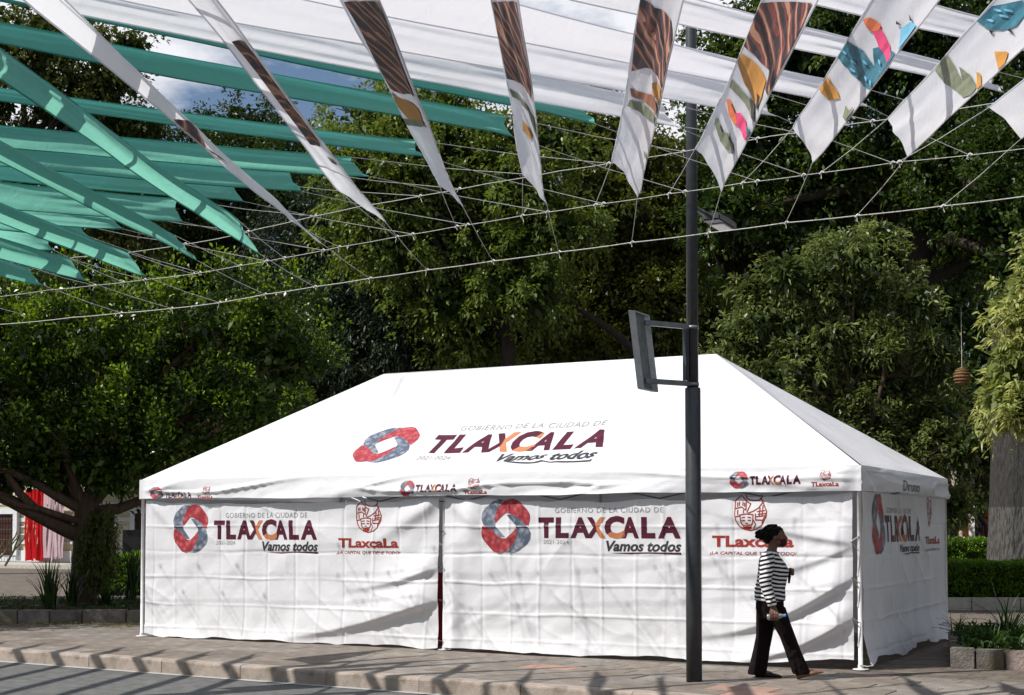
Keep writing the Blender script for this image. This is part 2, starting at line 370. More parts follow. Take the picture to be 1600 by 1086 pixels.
def d_front(x, z):
    x = np.asarray(x, float); z = np.asarray(z, float)
    o = wrinkle(x, z, 11) + crease(x, z, .40, .345, 5, .0105)
    # right half, pulled towards the corner post
    o = o + swoop(x, z, 9.93, 1.36, 8.2, 1.75, .05, .05, .22, .05) + swoop(x, z, 9.93, 1.32, 8.3, 1.0, .12, .045, .25, .05)
    o = o + swoop(x, z, 9.93, .98, 8.0, .28, .16, .11, .30, .05) + swoop(x, z, 9.93, .55, 8.4, .02, .12, .11, .28, .05)
    # left half, pulled towards the middle tie
    o = o + swoop(x, z, 4.78, 1.02, 3.35, .72, .05, .07, .22, .05) + swoop(x, z, 4.78, .62, 2.3, .05, .06, .12, .30, .06)
    o = o + swoop(x, z, 4.78, 1.85, 3.6, 1.2, .0, .05, .16, .10) + swoop(x, z, .1, 1.9, 1.0, 1.2, .02, .035, .14, .10)
    # start of the right half curls out beside the joint
    o = o + .06 * fold(x - 5.02, .10) * np.clip(1.5 - z, 0, 1) + .03 * fold(x - 5.25, .12) * fold(z - 1.6, .35)
    o = o + swoop(x, z, 4.9, 1.85, 5.9, 1.15, .0, .03, .14, .09)
    o = o + .07 * np.clip(1 - z / .30, 0, 1) ** 2 * (.6 + .6 * vnoise(x * 1.3, z * 0, 3))
    return np.where((x < .06) | (x > 9.97), 0, o) * np.clip((1.95 - z) / .12, .15, 1) 
def front_pt(x, z, off=0.0):
    x = np.asarray(x, float); z = np.asarray(z, float)
    d = d_front(x, z) + off
    return TB + x[..., None] * r_v + z[..., None] * UP - t_in * d[..., None]
def front_xy(px, py):
    p = on_plane(px, py, TB, t_in) - TB; return float(np.dot(p, r_v)), float(p[2])
def d_side(x, z):
    x = np.asarray(x, float); z = np.asarray(z, float)
    pl = .017 * np.sin(x * 9 + 2.0 * vnoise(z * .8, x * .6, 70) + z * .6) * (.4 + .6 * np.clip(vnoise(x * .8, z * .9, 71) + .5, 0, 1))
    return pl * np.clip((1.95 - z) / .3, .2, 1) + wrinkle(x, z, 33) + crease(x, z, .42, .36, 15, .0075) + .10 * np.clip(1 - z / .45, 0, 1) ** 1.5
def side_pt(x, z, off=0.0):
    x = np.asarray(x, float); z = np.asarray(z, float); d = d_side(x, z) + off
    return TA + x[..., None] * t_in + z[..., None] * UP + r_v * d[..., None]
def side_xy(px, py):
    p = on_plane(px, py, TA, r_v) - TA; return float(np.dot(p, t_in)), float(p[2])
def wall(name, fn, x0, x1, zb, zt, step=.016, label=None):
    nx = int((x1 - x0) / step) + 1; nz = int(1.9 / step) + 1
    X = np.linspace(x0, x1, nx); T = np.linspace(0, 1, nz)
    XX, TT = np.meshgrid(X, T, indexing='ij')
    ZZ = zb(XX) + (zt(XX) - zb(XX)) * TT
    o = link(name, grid_mesh(name, fn(XX, ZZ)), M['tent'], tent, True)
    if label: o['label'] = label
    return o
zb_f = lambda x: .030 + .018 * vnoise(x * 2.2, x * 0, 41) + .010 * vnoise(x * 7, x * 0, 42) + .07 * np.clip((x - 8.7) / 1.3, 0, 1)
zt_f = lambda x: 1.885 - .065 * np.clip(np.sin(np.pi * np.where(x < SPL, (x - .05) / 4.74, (x - 4.865) / 5.065)), 0, 1) ** .6 + .018 * vnoise(x * 2, x * 0, 43) + .008 * vnoise(x * 6, x * 0, 44)
wl = wall('wall_panel', front_pt, .05, 4.785, zb_f, zt_f, label='front wall panel tied at the middle post')
wr = wall('wall_panel', front_pt, 4.865, 9.93, zb_f, zt_f, label='front wall panel laced to the corner post')
zb_s = lambda x: .05 + .05 * np.clip(vnoise(x * 1.6, x * 0, 44), -1, 1) + .02 * vnoise(x * 5, x * 0, 45)
ws = wall('wall_panel', side_pt, .10, 4.78, zb_s, lambda x: 1.90 + 0 * x, .016, 'end wall panel in shade')
def back_pt(x, z): return TB + t_in * TW + np.asarray(x)[..., None] * r_v + np.asarray(z)[..., None] * UP + t_in * wrinkle(x, z, 55)[..., None]
def left_pt(x, z): return TB + np.asarray(x)[..., None] * t_in + np.asarray(z)[..., None] * UP - r_v * wrinkle(x, z, 56)[..., None]
wall('wall_panel', back_pt, .05, 9.95, lambda x: .03 + 0 * x, lambda x: 1.93 + 0 * x, .08)
wall('wall_panel', left_pt, .05, 4.78, lambda x: .03 + 0 * x, lambda x: 1.93 + 0 * x, .08)
# roof: four cloth slopes in one skin
OV = .035
def roof_front(x, q, off=0.0):
    x = np.asarray(x, float); q = np.asarray(q, float)
    lo = q * INS; hi = TL - q * INS
    edge = np.minimum(x - lo, hi - x)
    sag = -.055 * np.sin(np.pi * np.clip(q, 0, 1)) * np.clip(edge / .8, 0, 1)
    bump = 0
    for xk in np.arange(.9, 9.6, .87):
        bump = bump + .012 * np.exp(-((x - xk) / .10) ** 2 - ((q - .11) / .035) ** 2)
    d = sag + bump + .022 * vnoise(x * .9 + q, q * 3, 61) + .012 * vnoise(x * 3 + q * 5, q * 6 - x * .6, 62) + .006 * vnoise(x * 8 - q * 9, q * 16, 65) + .05 * np.exp(-((x - 2.9 - .5 * (1 - q)) / .55) ** 2) * np.clip((q - .45) * 3, 0, 1) * np.clip(vnoise(x * 9 + q * 5, q * 1.2, 68), 0, 1) + .024 * np.exp(-((q - .07) / .045) ** 2) * np.clip(1 - np.abs(vnoise(x * 3.2 + q * 11, q * 5 - x * .7, 67)) * 4, 0, 1) + .022 * np.clip(1 - np.abs(vnoise(x * 1.6 - q * 4, q * 2 + x * .3, 66)) * 3, 0, 1) ** 2 * np.clip(1.2 - q, 0, 1)
    d = d * np.clip(np.minimum(q, 1 - q) * 14, 0, 1) * np.clip(edge / .08, 0, 1)
    sl = math.atan2(TR - TH, INS); nrm = -t_in * math.sin(sl) + UP * math.cos(sl)
    return TB - t_in * OV * (1 - q[..., None]) + x[..., None] * r_v + q[..., None] * (t_in * (TW / 2) + UP * (TR - TH)) + UP * TH + nrm * (d + off)[..., None]
def slope_grid(n1, n2, L0, fn):
    T = np.linspace(0, 1, n1); Q = np.linspace(0, 1, n2); TT, QQ = np.meshgrid(T, Q, indexing='ij')
    return fn(QQ * INS + TT * (L0 - 2 * QQ * INS), QQ)
def roof_side(x, q):
    x = np.asarray(x, float); q = np.asarray(q, float)
    lo = q * TW / 2; hi = TW - q * TW / 2; edge = np.minimum(x - lo, hi - x)
    d = (-.05 * np.sin(np.pi * q) * np.clip(edge / .6, 0, 1) + .012 * vnoise(x * 1.2, q * 3, 63) + .006 * vnoise(x * 4, q * 8, 64)) * np.clip(np.minimum(q, 1 - q) * 14, 0, 1) * np.clip(edge / .08, 0, 1)
    sl = math.atan2(TR - TH, INS); nrm = r_v * math.sin(sl) + UP * math.cos(sl)
    return TA + r_v * OV * (1 - q[..., None]) + x[..., None] * t_in + q[..., None] * (-r_v * INS + UP * (TR - TH)) + UP * TH + nrm * d[..., None]
def side_grid(n1, n2):
    T = np.linspace(0, 1, n1); Q = np.linspace(0, 1, n2); TT, QQ = np.meshgrid(T, Q, indexing='ij')
    return roof_side(QQ * TW / 2 + TT * (TW - QQ * TW), QQ)
Pf = slope_grid(380, 110, TL, roof_front); Ps = side_grid(90, 50)
cen = TB + r_v * TL / 2 + t_in * TW / 2
def mirror(P, ax): return P - 2 * ((P - cen) @ ax)[..., None] * ax
roof = empty('roof', tent.location); roof.parent = tent; roof.location = (0, 0, 0)
rf = link('roof_slope', grid_mesh('roof_slope', Pf), M['tent'], roof, True)
link('roof_slope', grid_mesh('roof_slope', mirror(Pf, t_in)), M['tent'], roof, True)
link('roof_slope', grid_mesh('roof_slope', Ps), M['tent'], roof, True)
link('roof_slope', grid_mesh('roof_slope', mirror(Ps, r_v)), M['tent'], roof, True)
hip = MB()
for (a, b) in ((TB, TB + r_v * INS + t_in * TW / 2), (TA, TA - r_v * INS + t_in * TW / 2), (TB + t_in * TW, TB + r_v * INS + t_in * TW / 2), (TA + t_in * TW, TA - r_v * INS + t_in * TW / 2)):
    hip.tube([a + UP * (TH - .006), b + UP * (TR - .006)], .013, 6)
hip.tube([TB + r_v * INS + t_in * TW / 2 + UP * (TR - .006), TA - r_v * INS + t_in * TW / 2 + UP * (TR - .006)], .013, 6)
for xk in (3.34, 6.66):
    Qs = np.linspace(0.0, 1.0, 24); hip.tube(list(roof_front(np.full(24, xk), Qs, -.004)), .008, 5)
hip.build('hip_seam', M['tent'], roof, True)
# valances
VB = 1.905
def d_val(x, z, seed):
    u = (TH - z) / (TH - VB)
    o = .020 + .03 * u * (1 + .7 * vnoise(x * .7, x * 0, seed)) + .030 * vnoise(x * 1.1 + u * .9, u * 1.6, seed + 1) * u + .007 * vnoise(x * 7 + u * 2, u * 3, seed + 2) * u
    rd = 1 - np.abs(vnoise(x * .55 + u * .9, u * 2.2 - x * .25, seed + 3)) * 2.4
    return o + .045 * np.clip(rd, 0, 1) ** 2 * np.sin(np.pi * np.clip(u, 0, 1))
def val_f(x, z, off=0.0):
    x = np.asarray(x, float); z = np.asarray(z, float)
    return TB + x[..., None] * r_v + z[..., None] * UP - t_in * (OV + d_val(x, z, 81) * np.clip(np.minimum(x, TL - x) / .15, .2, 1) + off)[..., None]
def val_s(x, z, off=0.0):
    x = np.asarray(x, float); z = np.asarray(z, float)
    u = (TH - z) / (TH - VB)
    belly = .05 * np.sin(np.pi * np.clip(x / TW, 0, 1)) * np.sin(np.pi * np.clip(u * .8, 0, 1))
    return TA + x[..., None] * t_in + z[..., None] * UP + r_v * (OV + belly + d_val(x, z, 91) * np.clip(np.minimum(x, TW - x) / .15, .2, 1) + off)[..., None]
def valance(fn, L0, seed, step=.025):
    X = np.linspace(-OV, L0 + OV, int(L0 / step)); T = np.linspace(0, 1, 14)
    XX, TT = np.meshgrid(X, T, indexing='ij'); zb = VB + .012 * vnoise(XX * .8, XX * 0, seed) + .004 * vnoise(XX * 4, XX * 0, seed + 1)
    return link('valance', grid_mesh('valance', fn(XX, TH + (zb - TH) * TT)), M['tent'], tent, True)
vf = valance(val_f, TL, 101); vs = valance(val_s, TW, 103)
valance(lambda x, z: mirror(val_f(x, z), t_in), TL, 101, .08); valance(lambda x, z: mirror(val_s(x, z), r_v), TW, 103, .08)
# legs, feet, frame bars
for (x, y) in ((0, 0), (SPL, .06), (TL, 0), (0, TW), (SPL, TW), (TL, TW)):
    p = TB + r_v * x + t_in * y
    if y == 0: p = p - t_in * .0
    leg = MB().tube([p + UP * .012, p + UP * 2.15], .024, 10).build('leg', M['white_paint'], tent, True)
    MB().lathe(p, [(.085, .0), (.085, .008), (.03, .014), (.03, .05)], 14).build('foot_plate', M['white_paint'], leg, False)
for y in (.05, TW - .05):
    br = MB()
    for k in range(12):
        x0, x1 = TL * k / 12, TL * (k + 1) / 12
        a, b = (1.95, 2.12) if k % 2 else (2.12, 1.95)
        br.tube([TB + r_v * x0 + t_in * y + UP * a, TB + r_v * x1 + t_in * y + UP * b], .012, 6)
    br.build('truss', M['steel'], tent)
# lacing at the corner post and ties at the middle joint
c0 = TA
for (z0, z1, z2) in ((1.36, 1.42, 1.25), (.98, .86, .92), (.55, .45, .5)):
    p = front_pt(np.array(9.92), np.array(z0)); q = c0 - t_in * .03
    MB().tube([p, q + UP * z1, q + t_in * .06 + UP * (z1 - .03)], .006, 6).tube([p, q + UP * z2 + r_v * .01, q + UP * (z2 - .25) + r_v * -.02], .005, 6).build('lace', M['rope'], tent, True)
MB().tube([c0 - t_in * .03 + UP * .05, c0 + r_v * .08 - t_in * .05 + UP * .04, c0 + r_v * .14 - t_in * .02 + UP * .05, c0 + r_v * .10 + UP * .08], .007, 6).build('lace', M['rope'], tent, True)
for z in (1.84, 1.47, 1.02, .62, .12):
    p = front_pt(np.array(4.80), np.array(z), .012); q = front_pt(np.array(4.87), np.array(z - .01), .012)
    MB().tube([p, (p + q) / 2 - t_in * .015, q], .007, 6).build('tie', M['charcoal'], tent, True)
M['red_cloth'] = cloth_mat('red_cloth', (.22, .012, .016), trans=.2)
X = np.linspace(4.70, 4.95, 8); Z = np.linspace(.03, .95, 20); XX, ZZ = np.meshgrid(X, Z, indexing='ij')
link('inner_flap', grid_mesh('inner_flap', TB + XX[..., None] * r_v + ZZ[..., None] * UP + t_in * (.12 + .02 * np.sin(ZZ * 7))[..., None]), M['red_cloth'], tent, True)['label'] = 'red flap showing in the gap between the front panels'

# ------------------------------------------------------------------ prints on the cloth
def text_2d(s, offset=0.0, shear=0.0, spacing=1.0):
    cu = bpy.data.curves.new('txt', 'FONT'); cu.body = s; cu.size = 1; cu.offset = offset; cu.shear = shear; cu.resolution_u = 3
    cu.space_character = spacing; cu.dimensions = '2D'; cu.fill_mode = 'BOTH'
    ob = bpy.data.objects.new('txt', cu); col.objects.link(ob)
    dg = bpy.context.evaluated_depsgraph_get(); me = bpy.data.meshes.new_from_object(ob.evaluated_get(dg))
    V = np.array([v.co[:2] for v in me.vertices]); Fc = [tuple(p.vertices) for p in me.polygons]
    bpy.data.objects.remove(ob); bpy.data.curves.remove(cu); bpy.data.meshes.remove(me)
    return V, Fc
def fit(V, box):
    lo, hi = V.min(0), V.max(0); x0, x1, y0, y1 = box
    return (V - lo) / (hi - lo) * np.array([x1 - x0, y1 - y0]) + np.array([x0, y0])
class Print:
    """flat shapes in the x,y of a cloth panel, cut on a grid and laid on the cloth"""
    def __init__(s): s.bm = bmesh.new(); s.mats = []; s.z = 0.0
    def mi(s, m):
        if m not in s.mats: s.mats.append(m)
        return s.mats.index(m)
    def faces(s, V, Fc, m):
        k = s.mi(m); vs = [s.bm.verts.new((v[0], v[1], s.z)) for v in V]
        for f in Fc:
            if len(set(f)) < 3: continue
            try: s.bm.faces.new([vs[i] for i in f]).material_index = k
            except ValueError: pass
        return s
    def poly(s, P, m):
        P = [(float(a), float(b)) for a, b in P]
        tri = tessellate_polygon([[Vector((a, b, 0)) for a, b in P]])
        s.z += .0006; return s.faces(P, tri, m)
    def line(s, P, wd, m):
        P = [np.array(p, float) for p in P]
        for a, b in zip(P[:-1], P[1:]):
            d = b - a; L = np.linalg.norm(d)
            if L < 1e-6: continue
            d /= L; nn = np.array([-d[1], d[0]]) * wd / 2; a2 = a - d * wd * .3; b2 = b + d * wd * .3
            s.faces([a2 - nn, b2 - nn, b2 + nn, a2 + nn], [(0, 1, 2, 3)], m)
        return s
    def text(s, t, box, m, offset=0.0, shear=0.0, spacing=1.0):
        V, Fc = text_2d(t, offset, shear, spacing); return s.faces(fit(V, box), Fc, m)
    def lay(s, name, fn, parent, step=.05, off=.005, both=False):
        bm = s.bm
        co = np.array([v.co[:2] for v in bm.verts]); lo, hi = co.min(0), co.max(0)
        for ax in (0, 1):
            k = math.ceil(lo[ax] / step) * step
            while k < hi[ax]:
                nrm = (1, 0, 0) if ax == 0 else (0, 1, 0); c = (k, 0, 0) if ax == 0 else (0, k, 0)
                bmesh.ops.bisect_plane(bm, geom=bm.verts[:] + bm.edges[:] + bm.faces[:], plane_co=c, plane_no=nrm, dist=1e-6); k += step
        bmesh.ops.triangulate(bm, faces=bm.faces[:])
        me = bpy.data.meshes.new(name); bm.to_mesh(me); bm.free()
        n = len(me.vertices); c = np.zeros(n * 3); me.vertices.foreach_get('co', c); c = c.reshape(-1, 3)
        if both:
            Fc = [tuple(p.vertices) for p in me.polygons]; mi = [p.material_index for p in me.polygons]
            P = np.concatenate([fn(c[:, 0], c[:, 1], off + c[:, 2]), fn(c[:, 0], c[:, 1], -off - c[:, 2])])
            bpy.data.meshes.remove(me)
            me = mesh(name, P, Fc + [tuple(i + n for i in f) for f in Fc], mi + mi)
        else:
            me.vertices.foreach_set('co', np.ascontiguousarray(fn(c[:, 0], c[:, 1], off + c[:, 2])).ravel())
        me.update()
        return link(name, me, s.mats, parent, False)
def box_from(xy, x0, x1, y0, y1):
    """surface box from picture extents: y0 bottom, y1 top"""
    xm, ym = (x0 + x1) / 2, (y0 + y1) / 2
    return (xy(x0, ym)[0], xy(x1, ym)[0], xy(xm, y0)[1], xy(xm, y1)[1])
RU = [(240, 52), (290, 45), (330, 55), (355, 78), (400, 130), (416, 160), (418, 190), (405, 245), (340, 215), (300, 168), (268, 152), (238, 150), (200, 185), (165, 225), (158, 190), (170, 140), (200, 90)]
BU = [(150, 62), (185, 48), (238, 50), (200, 90), (170, 140), (158, 190), (165, 245), (235, 325), (190, 325), (130, 290), (80, 235), (62, 190), (66, 150), (85, 115)]
rot = lambda P: [(480 - x, 486 - y) for x, y in P]
def logo(pr, box):
    x0, x1, y0, y1 = box
    f = lambda P: [(x0 + (x - 60) / 360 * (x1 - x0), y1 - (y - 48) / 390 * (y1 - y0)) for x, y in P]
    pr.poly(f(RU), M['logo_red']); pr.poly(f(BU), M['logo_blue']); pr.poly(f(rot(RU)), M['logo_red']); pr.poly(f(rot(BU)), M['logo_blue'])
LET = [('T', 480, 595), ('L', 610, 710), ('A', 722, 872), ('X', 842, 985), ('C', 974, 1122), ('A', 1098, 1228), ('L', 1245, 1345), ('A', 1365, 1525)]
def wordmark(pr, box, m=None):
    x0, x1, y0, y1 = box; f = lambda x: x0 + (x - 480) / 1045 * (x1 - x0)
    h = y1 - y0
    for ch, a, b in LET:
        V, Fc = text_2d(ch, .055 if ch not in 'A' else .045)
        V = fit(V, (f(a), f(b), y0 - (.03 * h if ch == 'C' else 0), y1 + (.06 * h if ch == 'C' else 0)))
        if ch in 'XC':
            b2 = bmesh.new(); vs = [b2.verts.new((v[0], v[1], 0)) for v in V]
            for fc in Fc:
                try: b2.faces.new([vs[i] for i in fc])
                except ValueError: pass
            if ch == 'X': co, nn = ((f(a) + f(b)) / 2, (y0 + y1) / 2, 0), (1, -.45 * (f(b) - f(a)) / h * 0 + .25, 0)
            else: co, nn = ((f(a) + f(b)) / 2, y0 + .42 * h, 0), (.5, -.8, 0)
            bmesh.ops.bisect_plane(b2, geom=b2.verts[:] + b2.edges[:] + b2.faces[:], plane_co=co, plane_no=nn, dist=1e-6)
            b2.verts.index_update(); P = [tuple(v.co[:2]) for v in b2.verts]
            A_, B_ = [], []
            for fc in b2.faces:
                c = fc.calc_center_median(); (A_ if (c - Vector(co)).dot(Vector(nn)) > 0 else B_).append(tuple(v.index for v in fc.verts))
            pr.faces(P, A_, m or M['orange']); pr.faces(P, B_, m or M['maroon']); b2.free()
        else: pr.faces(V, Fc, m or M['maroon'])
SH = [[(500, 150), (455, 195), (445, 400), (460, 480), (500, 550), (570, 602), (660, 624), (750, 602), (830, 545), (885, 430), (892, 350), (850, 250), (838, 205), (800, 160)],
      [(455, 195), (540, 120), (605, 190), (605, 330), (540, 285), (452, 310)], [(487, 222), (487, 275)], [(512, 212), (512, 262)], [(560, 215), (560, 262)], [(584, 228), (584, 275)],
      [(490, 330), (490, 395)], [(572, 330), (572, 370)], [(450, 428), (522, 412)], [(600, 110), (612, 160), (660, 186), (730, 196), (790, 188), (826, 150), (815, 110)],
      [(610, 205), (668, 240), (620, 362)], [(838, 215), (780, 300), (705, 348), (640, 372)], [(520, 400), (610, 385), (706, 396), (700, 512), (650, 598), (575, 582), (537, 512), (520, 400)],
      [(550, 440), (590, 432)], [(635, 432), (675, 440)], [(552, 478), (590, 478)], [(636, 478), (672, 478)], [(565, 548), (610, 556), (665, 542)], [(585, 575), (612, 600), (645, 580)], [(600, 520), (625, 524)],
      [(765, 352), (868, 338)], [(775, 392), (880, 378)], [(750, 425), (862, 412)], [(800, 300), (790, 424)], [(840, 268), (832, 420)], [(738, 385), (742, 472), (842, 476)], [(842, 476), (882, 396)], [(715, 480), (742, 535), (708, 600)], [(842, 476), (830, 520)]]
def shield(pr, box, m, wd=.035):
    x0, x1, y0, y1 = box; f = lambda P: [(x0 + (x - 445) / 447 * (x1 - x0), y1 - (y - 110) / 514 * (y1 - y0)) for x, y in P]
    for P in SH: pr.line(f(P), wd * (x1 - x0), m)
    P = f([(560, 585), (600, 560), (650, 560), (690, 575), (660, 605), (620, 618)]); pr.poly(P, m)
def full_print(xy, fn, parent, B, step=.016, ystep=None, off=.0028):
    p = Print(); logo(p, box_from(xy, *B['logo'])); p.lay('emblem', fn, parent, step, off)
    p = Print(); wordmark(p, box_from(xy, *B['word']))
    if 'gob' in B: p.text('GOBIERNO DE LA CIUDAD DE', box_from(xy, *B['gob']), M['grey'], .004, 0, 1.12)
    if 'year' in B: p.text('2021-2024', box_from(xy, *B['year']), M['grey'], .0)
    if 'vamos' in B:
        p.text('Vamos todos', box_from(xy, *B['vamos']), M['charcoal'], .03, .25)
        bx = box_from(xy, *B['line']); hh = bx[3] - bx[2]
        p.poly([(bx[0], bx[2] + hh * .5), (bx[0] + (bx[1] - bx[0]) * .3, bx[2]), (bx[0] + (bx[1] - bx[0]) * .55, bx[2] + hh * .45), (bx[1], bx[2]), (bx[1], bx[3]), (bx[0] + (bx[1] - bx[0]) * .5, bx[3])], M['maroon'])
    p.lay('lettering', fn, parent, step, off)
    if 'shield' in B:
        p = Print(); shield(p, box_from(xy, *B['shield']), M['brick_red'])
        p.lay('crest', fn, parent, step, off); p = Print()
        p.text('TLaxcaLa', box_from(xy, *B['name']), M['brick_red'], .035)
        if 'slogan' in B: p.text('¡LA CAPITAL QUE TIENE TODO!', box_from(xy, *B['slogan']), M['brick_red'], .012, .2)
        p.lay('lettering', fn, parent, step, off)
full_print(front_xy, front_pt, wl, dict(logo=(272, 326, 863, 789), word=(335, 496, 843, 813), gob=(354, 480, 809, 801), year=(339, 368, 851, 845), vamos=(410, 497, 861, 846), line=(416, 497, 865, 862), shield=(558, 596, 832, 783), name=(530, 622, 856, 841), slogan=(527, 625, 867, 861)))
full_print(front_xy, front_pt, wr, dict(logo=(753, 829, 863, 780), word=(842, 1064, 841, 808), gob=(867, 1037, 801, 793), year=(849, 889, 850, 844), vamos=(947, 1065, 862, 845), line=(952, 1065, 866, 863), shield=(1149, 1199, 829, 773), name=(1113, 1241, 855, 837), slogan=(1110, 1246, 868, 862)))
full_print(side_xy, side_pt, ws, dict(logo=(1362, 1381, 866, 772), word=(1383, 1435, 846, 806), gob=(1386, 1424, 802, 794), vamos=(1407, 1435, 862, 850), line=(1409, 1435, 866, 863), shield=(1446, 1456, 822, 776), name=(1443, 1465, 850, 838), slogan=(1444, 1466, 862, 857)), off=.005)
val_xy = lambda px, py: (lambda p: (float(np.dot(p, r_v)), float(p[2])))(on_plane(px, py, TB - t_in * .06, t_in) - TB)
full_print(val_xy, val_f, vf, dict(logo=(628, 650, 776, 751), word=(652, 716, 769, 757), shield=(733, 751, 764, 747), name=(726, 762, 772, 766)), off=.0025)
full_print(val_xy, val_f, vf, dict(logo=(1141, 1170, 763, 737), word=(1173, 1253, 757, 743), shield=(1283, 1300, 751, 734), name=(1269, 1312, 760, 753)), off=.0025)
full_print(val_xy, val_f, vf, dict(logo=(235, 256, 779, 761), word=(259, 300, 778, 769), shield=(318, 330, 772, 760), name=(309, 334, 779, 774)), off=.0025)
sl_n = np.cross(r_v, t_in * (TW / 2) + UP * (TR - TH)); sl_n /= np.linalg.norm(sl_n)
def roof_xy(px, py):
    p = on_plane(px, py, TB + UP * TH, sl_n) - TB - UP * TH; return float(np.dot(p, r_v)), float(p[2] / (TR - TH))
def roof_box(pts_l, pts_r, y_b, y_t):
    xl, xr = roof_xy(*pts_l)[0], roof_xy(*pts_r)[0]; return (xl, xr, roof_xy((pts_l[0] + pts_r[0]) / 2, y_b)[1], roof_xy((pts_l[0] + pts_r[0]) / 2, y_t)[1])
rfn = lambda x, q, off=0.0: roof_front(x, q, off)
p = Print(); c = roof_xy(604, 692); logo(p, (c[0] - .42, c[0] + .42, c[1] - .165, c[1] + .165)); p.lay('emblem', rfn, rf, .02, .004)
p = Print(); b = roof_box((672, 690), (952, 682), 700, 670); wordmark(p, b); h = b[3] - b[2]; wdt = b[1] - b[0]
p.text('GOBIERNO DE LA CIUDAD DE', (b[0] + .10 * wdt, b[1] - .08 * wdt, b[3] + .22 * h, b[3] + .48 * h), M['grey'], .004, 0, 1.12)
p.text('2021-2024', (b[0], b[0] + .19 * wdt, b[2] - .36 * h, b[2] - .16 * h), M['grey'], 0)
p.text('Vamos todos', (b[0] + .47 * wdt, b[1], b[2] - .62 * h, b[2] - .14 * h), M['charcoal'], .03, .25)
p.poly([(b[0] + .47 * wdt, b[2] - .74 * h), (b[1], b[2] - .78 * h), (b[1], b[2] - .70 * h), (b[0] + .6 * wdt, b[2] - .70 * h)], M['charcoal'])
p.lay('lettering', rfn, rf, .02, .004)
p = Print(); sv_xy = lambda px, py: (lambda q: (float(np.dot(q, t_in)), float(q[2])))(on_plane(px, py, TA + r_v * .09, r_v) - TA)
p.text('Druno', box_from(sv_xy, 1405, 1432, 768, 752), M['charcoal'], .0, .2)
p.lay('lettering', val_s, vs, .05, .008)

# ================================================================== LAMP POST with its sign frame
PX, PY = 1.788, 13.843
def pole_z(py_): return float(on_plane(1083, py_, (PX, PY, 0), (0, 1, 0))[2])
lamp = empty('lamp_post', (PX, PY, 0), 'tall charcoal steel lamp post with side sign frame in front of the tent', 'lamp post')
zc = pole_z(606)
MB().lathe((PX, PY, 0), [(.078, 0), (.078, .9), (.077, zc - .01), (.070, zc)], 28).build('lower_shaft', M['pole'], lamp, True)
MB().lathe((PX, PY, 0), [(.058, zc - .02), (.055, 6.0), (.052, 8.2), (.02, 8.25)], 24).build('upper_shaft', M['pole'], lamp, True)
zl = pole_z(322); hd = np.array([math.sin(R(27)), math.cos(R(27)), 0]); p0 = np.array([PX, PY, zl])
sd = np.array([hd[1], -hd[0], 0])
arm = MB().tube([p0, p0 + hd * .55], .028, 8).build('lamp_arm', M['pole'], lamp, True)
MB().box(p0 + hd * .85 + UP * .01, (.56, .20, .075), math.atan2(hd[1], hd[0])).build('lamp_head', M['pole'], lamp, bevel=.015)
MB().box(p0 + hd * .92 - UP * .034, (.34, .15, .015), math.atan2(hd[1], hd[0])).build('lamp_lens', M['white_paint'], lamp, bevel=.004)
# sign frame: two arms, an upright against the post, the shallow sign tray seen from its back edge
z1, z2 = pole_z(511), pole_z(600); dv = np.array([-.86, -.51, 0]); dv /= np.linalg.norm(dv); pv = np.array([-.48, -.877, 0])
AL = .535
for z in (z1, z2):
    a = np.array([PX, PY, z]) + dv * .05
    MB().box(a + dv * AL / 2, (AL, .045, .05), math.atan2(dv[1], dv[0])).build('bracket_arm', M['steel'], lamp, bevel=.004)
    MB().lathe((PX, PY, z - .02), [(.064, 0), (.064, .03)], 20).build('clamp_band', M['steel'], lamp, True)
MB().box(np.array([PX, PY, (z1 + z2) / 2]) + dv * .085, (.035, .06, z2 * 0 + abs(z1 - z2) - .06), math.atan2(dv[1], dv[0])).build('bracket_upright', M['pole'], lamp, bevel=.003)
sg = empty('sign_tray', lamp.location); sg.parent = lamp; sg.location = (0, 0, 0)
def tray_box(du, dw, dh, u, w_, h):
    """box centred at u along the arm, w across, h up; leaning outwards at the top"""
    V = []
    for k in (-1, 1):
        for (a, b) in ((-1, -1), (1, -1), (1, 1), (-1, 1)):
            hh = h + k * dh / 2; lean = (hh - (z1 + z2) / 2) * .14
            V.append(np.array([PX, PY, hh]) + dv * (.05 + AL + u + a * du / 2 + lean) + pv * (w_ + b * dw / 2))
    return MB().add(V, [(3, 2, 1, 0), (4, 5, 6, 7), (0, 1, 5, 4), (1, 2, 6, 5), (2, 3, 7, 6), (3, 0, 4, 7)])
hm = (z1 + z2) / 2; hh = abs(z1 - z2) + .17
tray_box(.012, .34, hh, .045, 0, hm).build('sign_plate', M['steel'], sg)
for w_ in (-.175, .175): tray_box(.075, .012, hh + .01, .012, w_, hm).build('rim', M['light_steel'], sg)
for k in (-1, 1): tray_box(.075, .32, .012, .012, 0, hm + k * (hh / 2 + .003)).build('rim', M['light_steel'], sg)

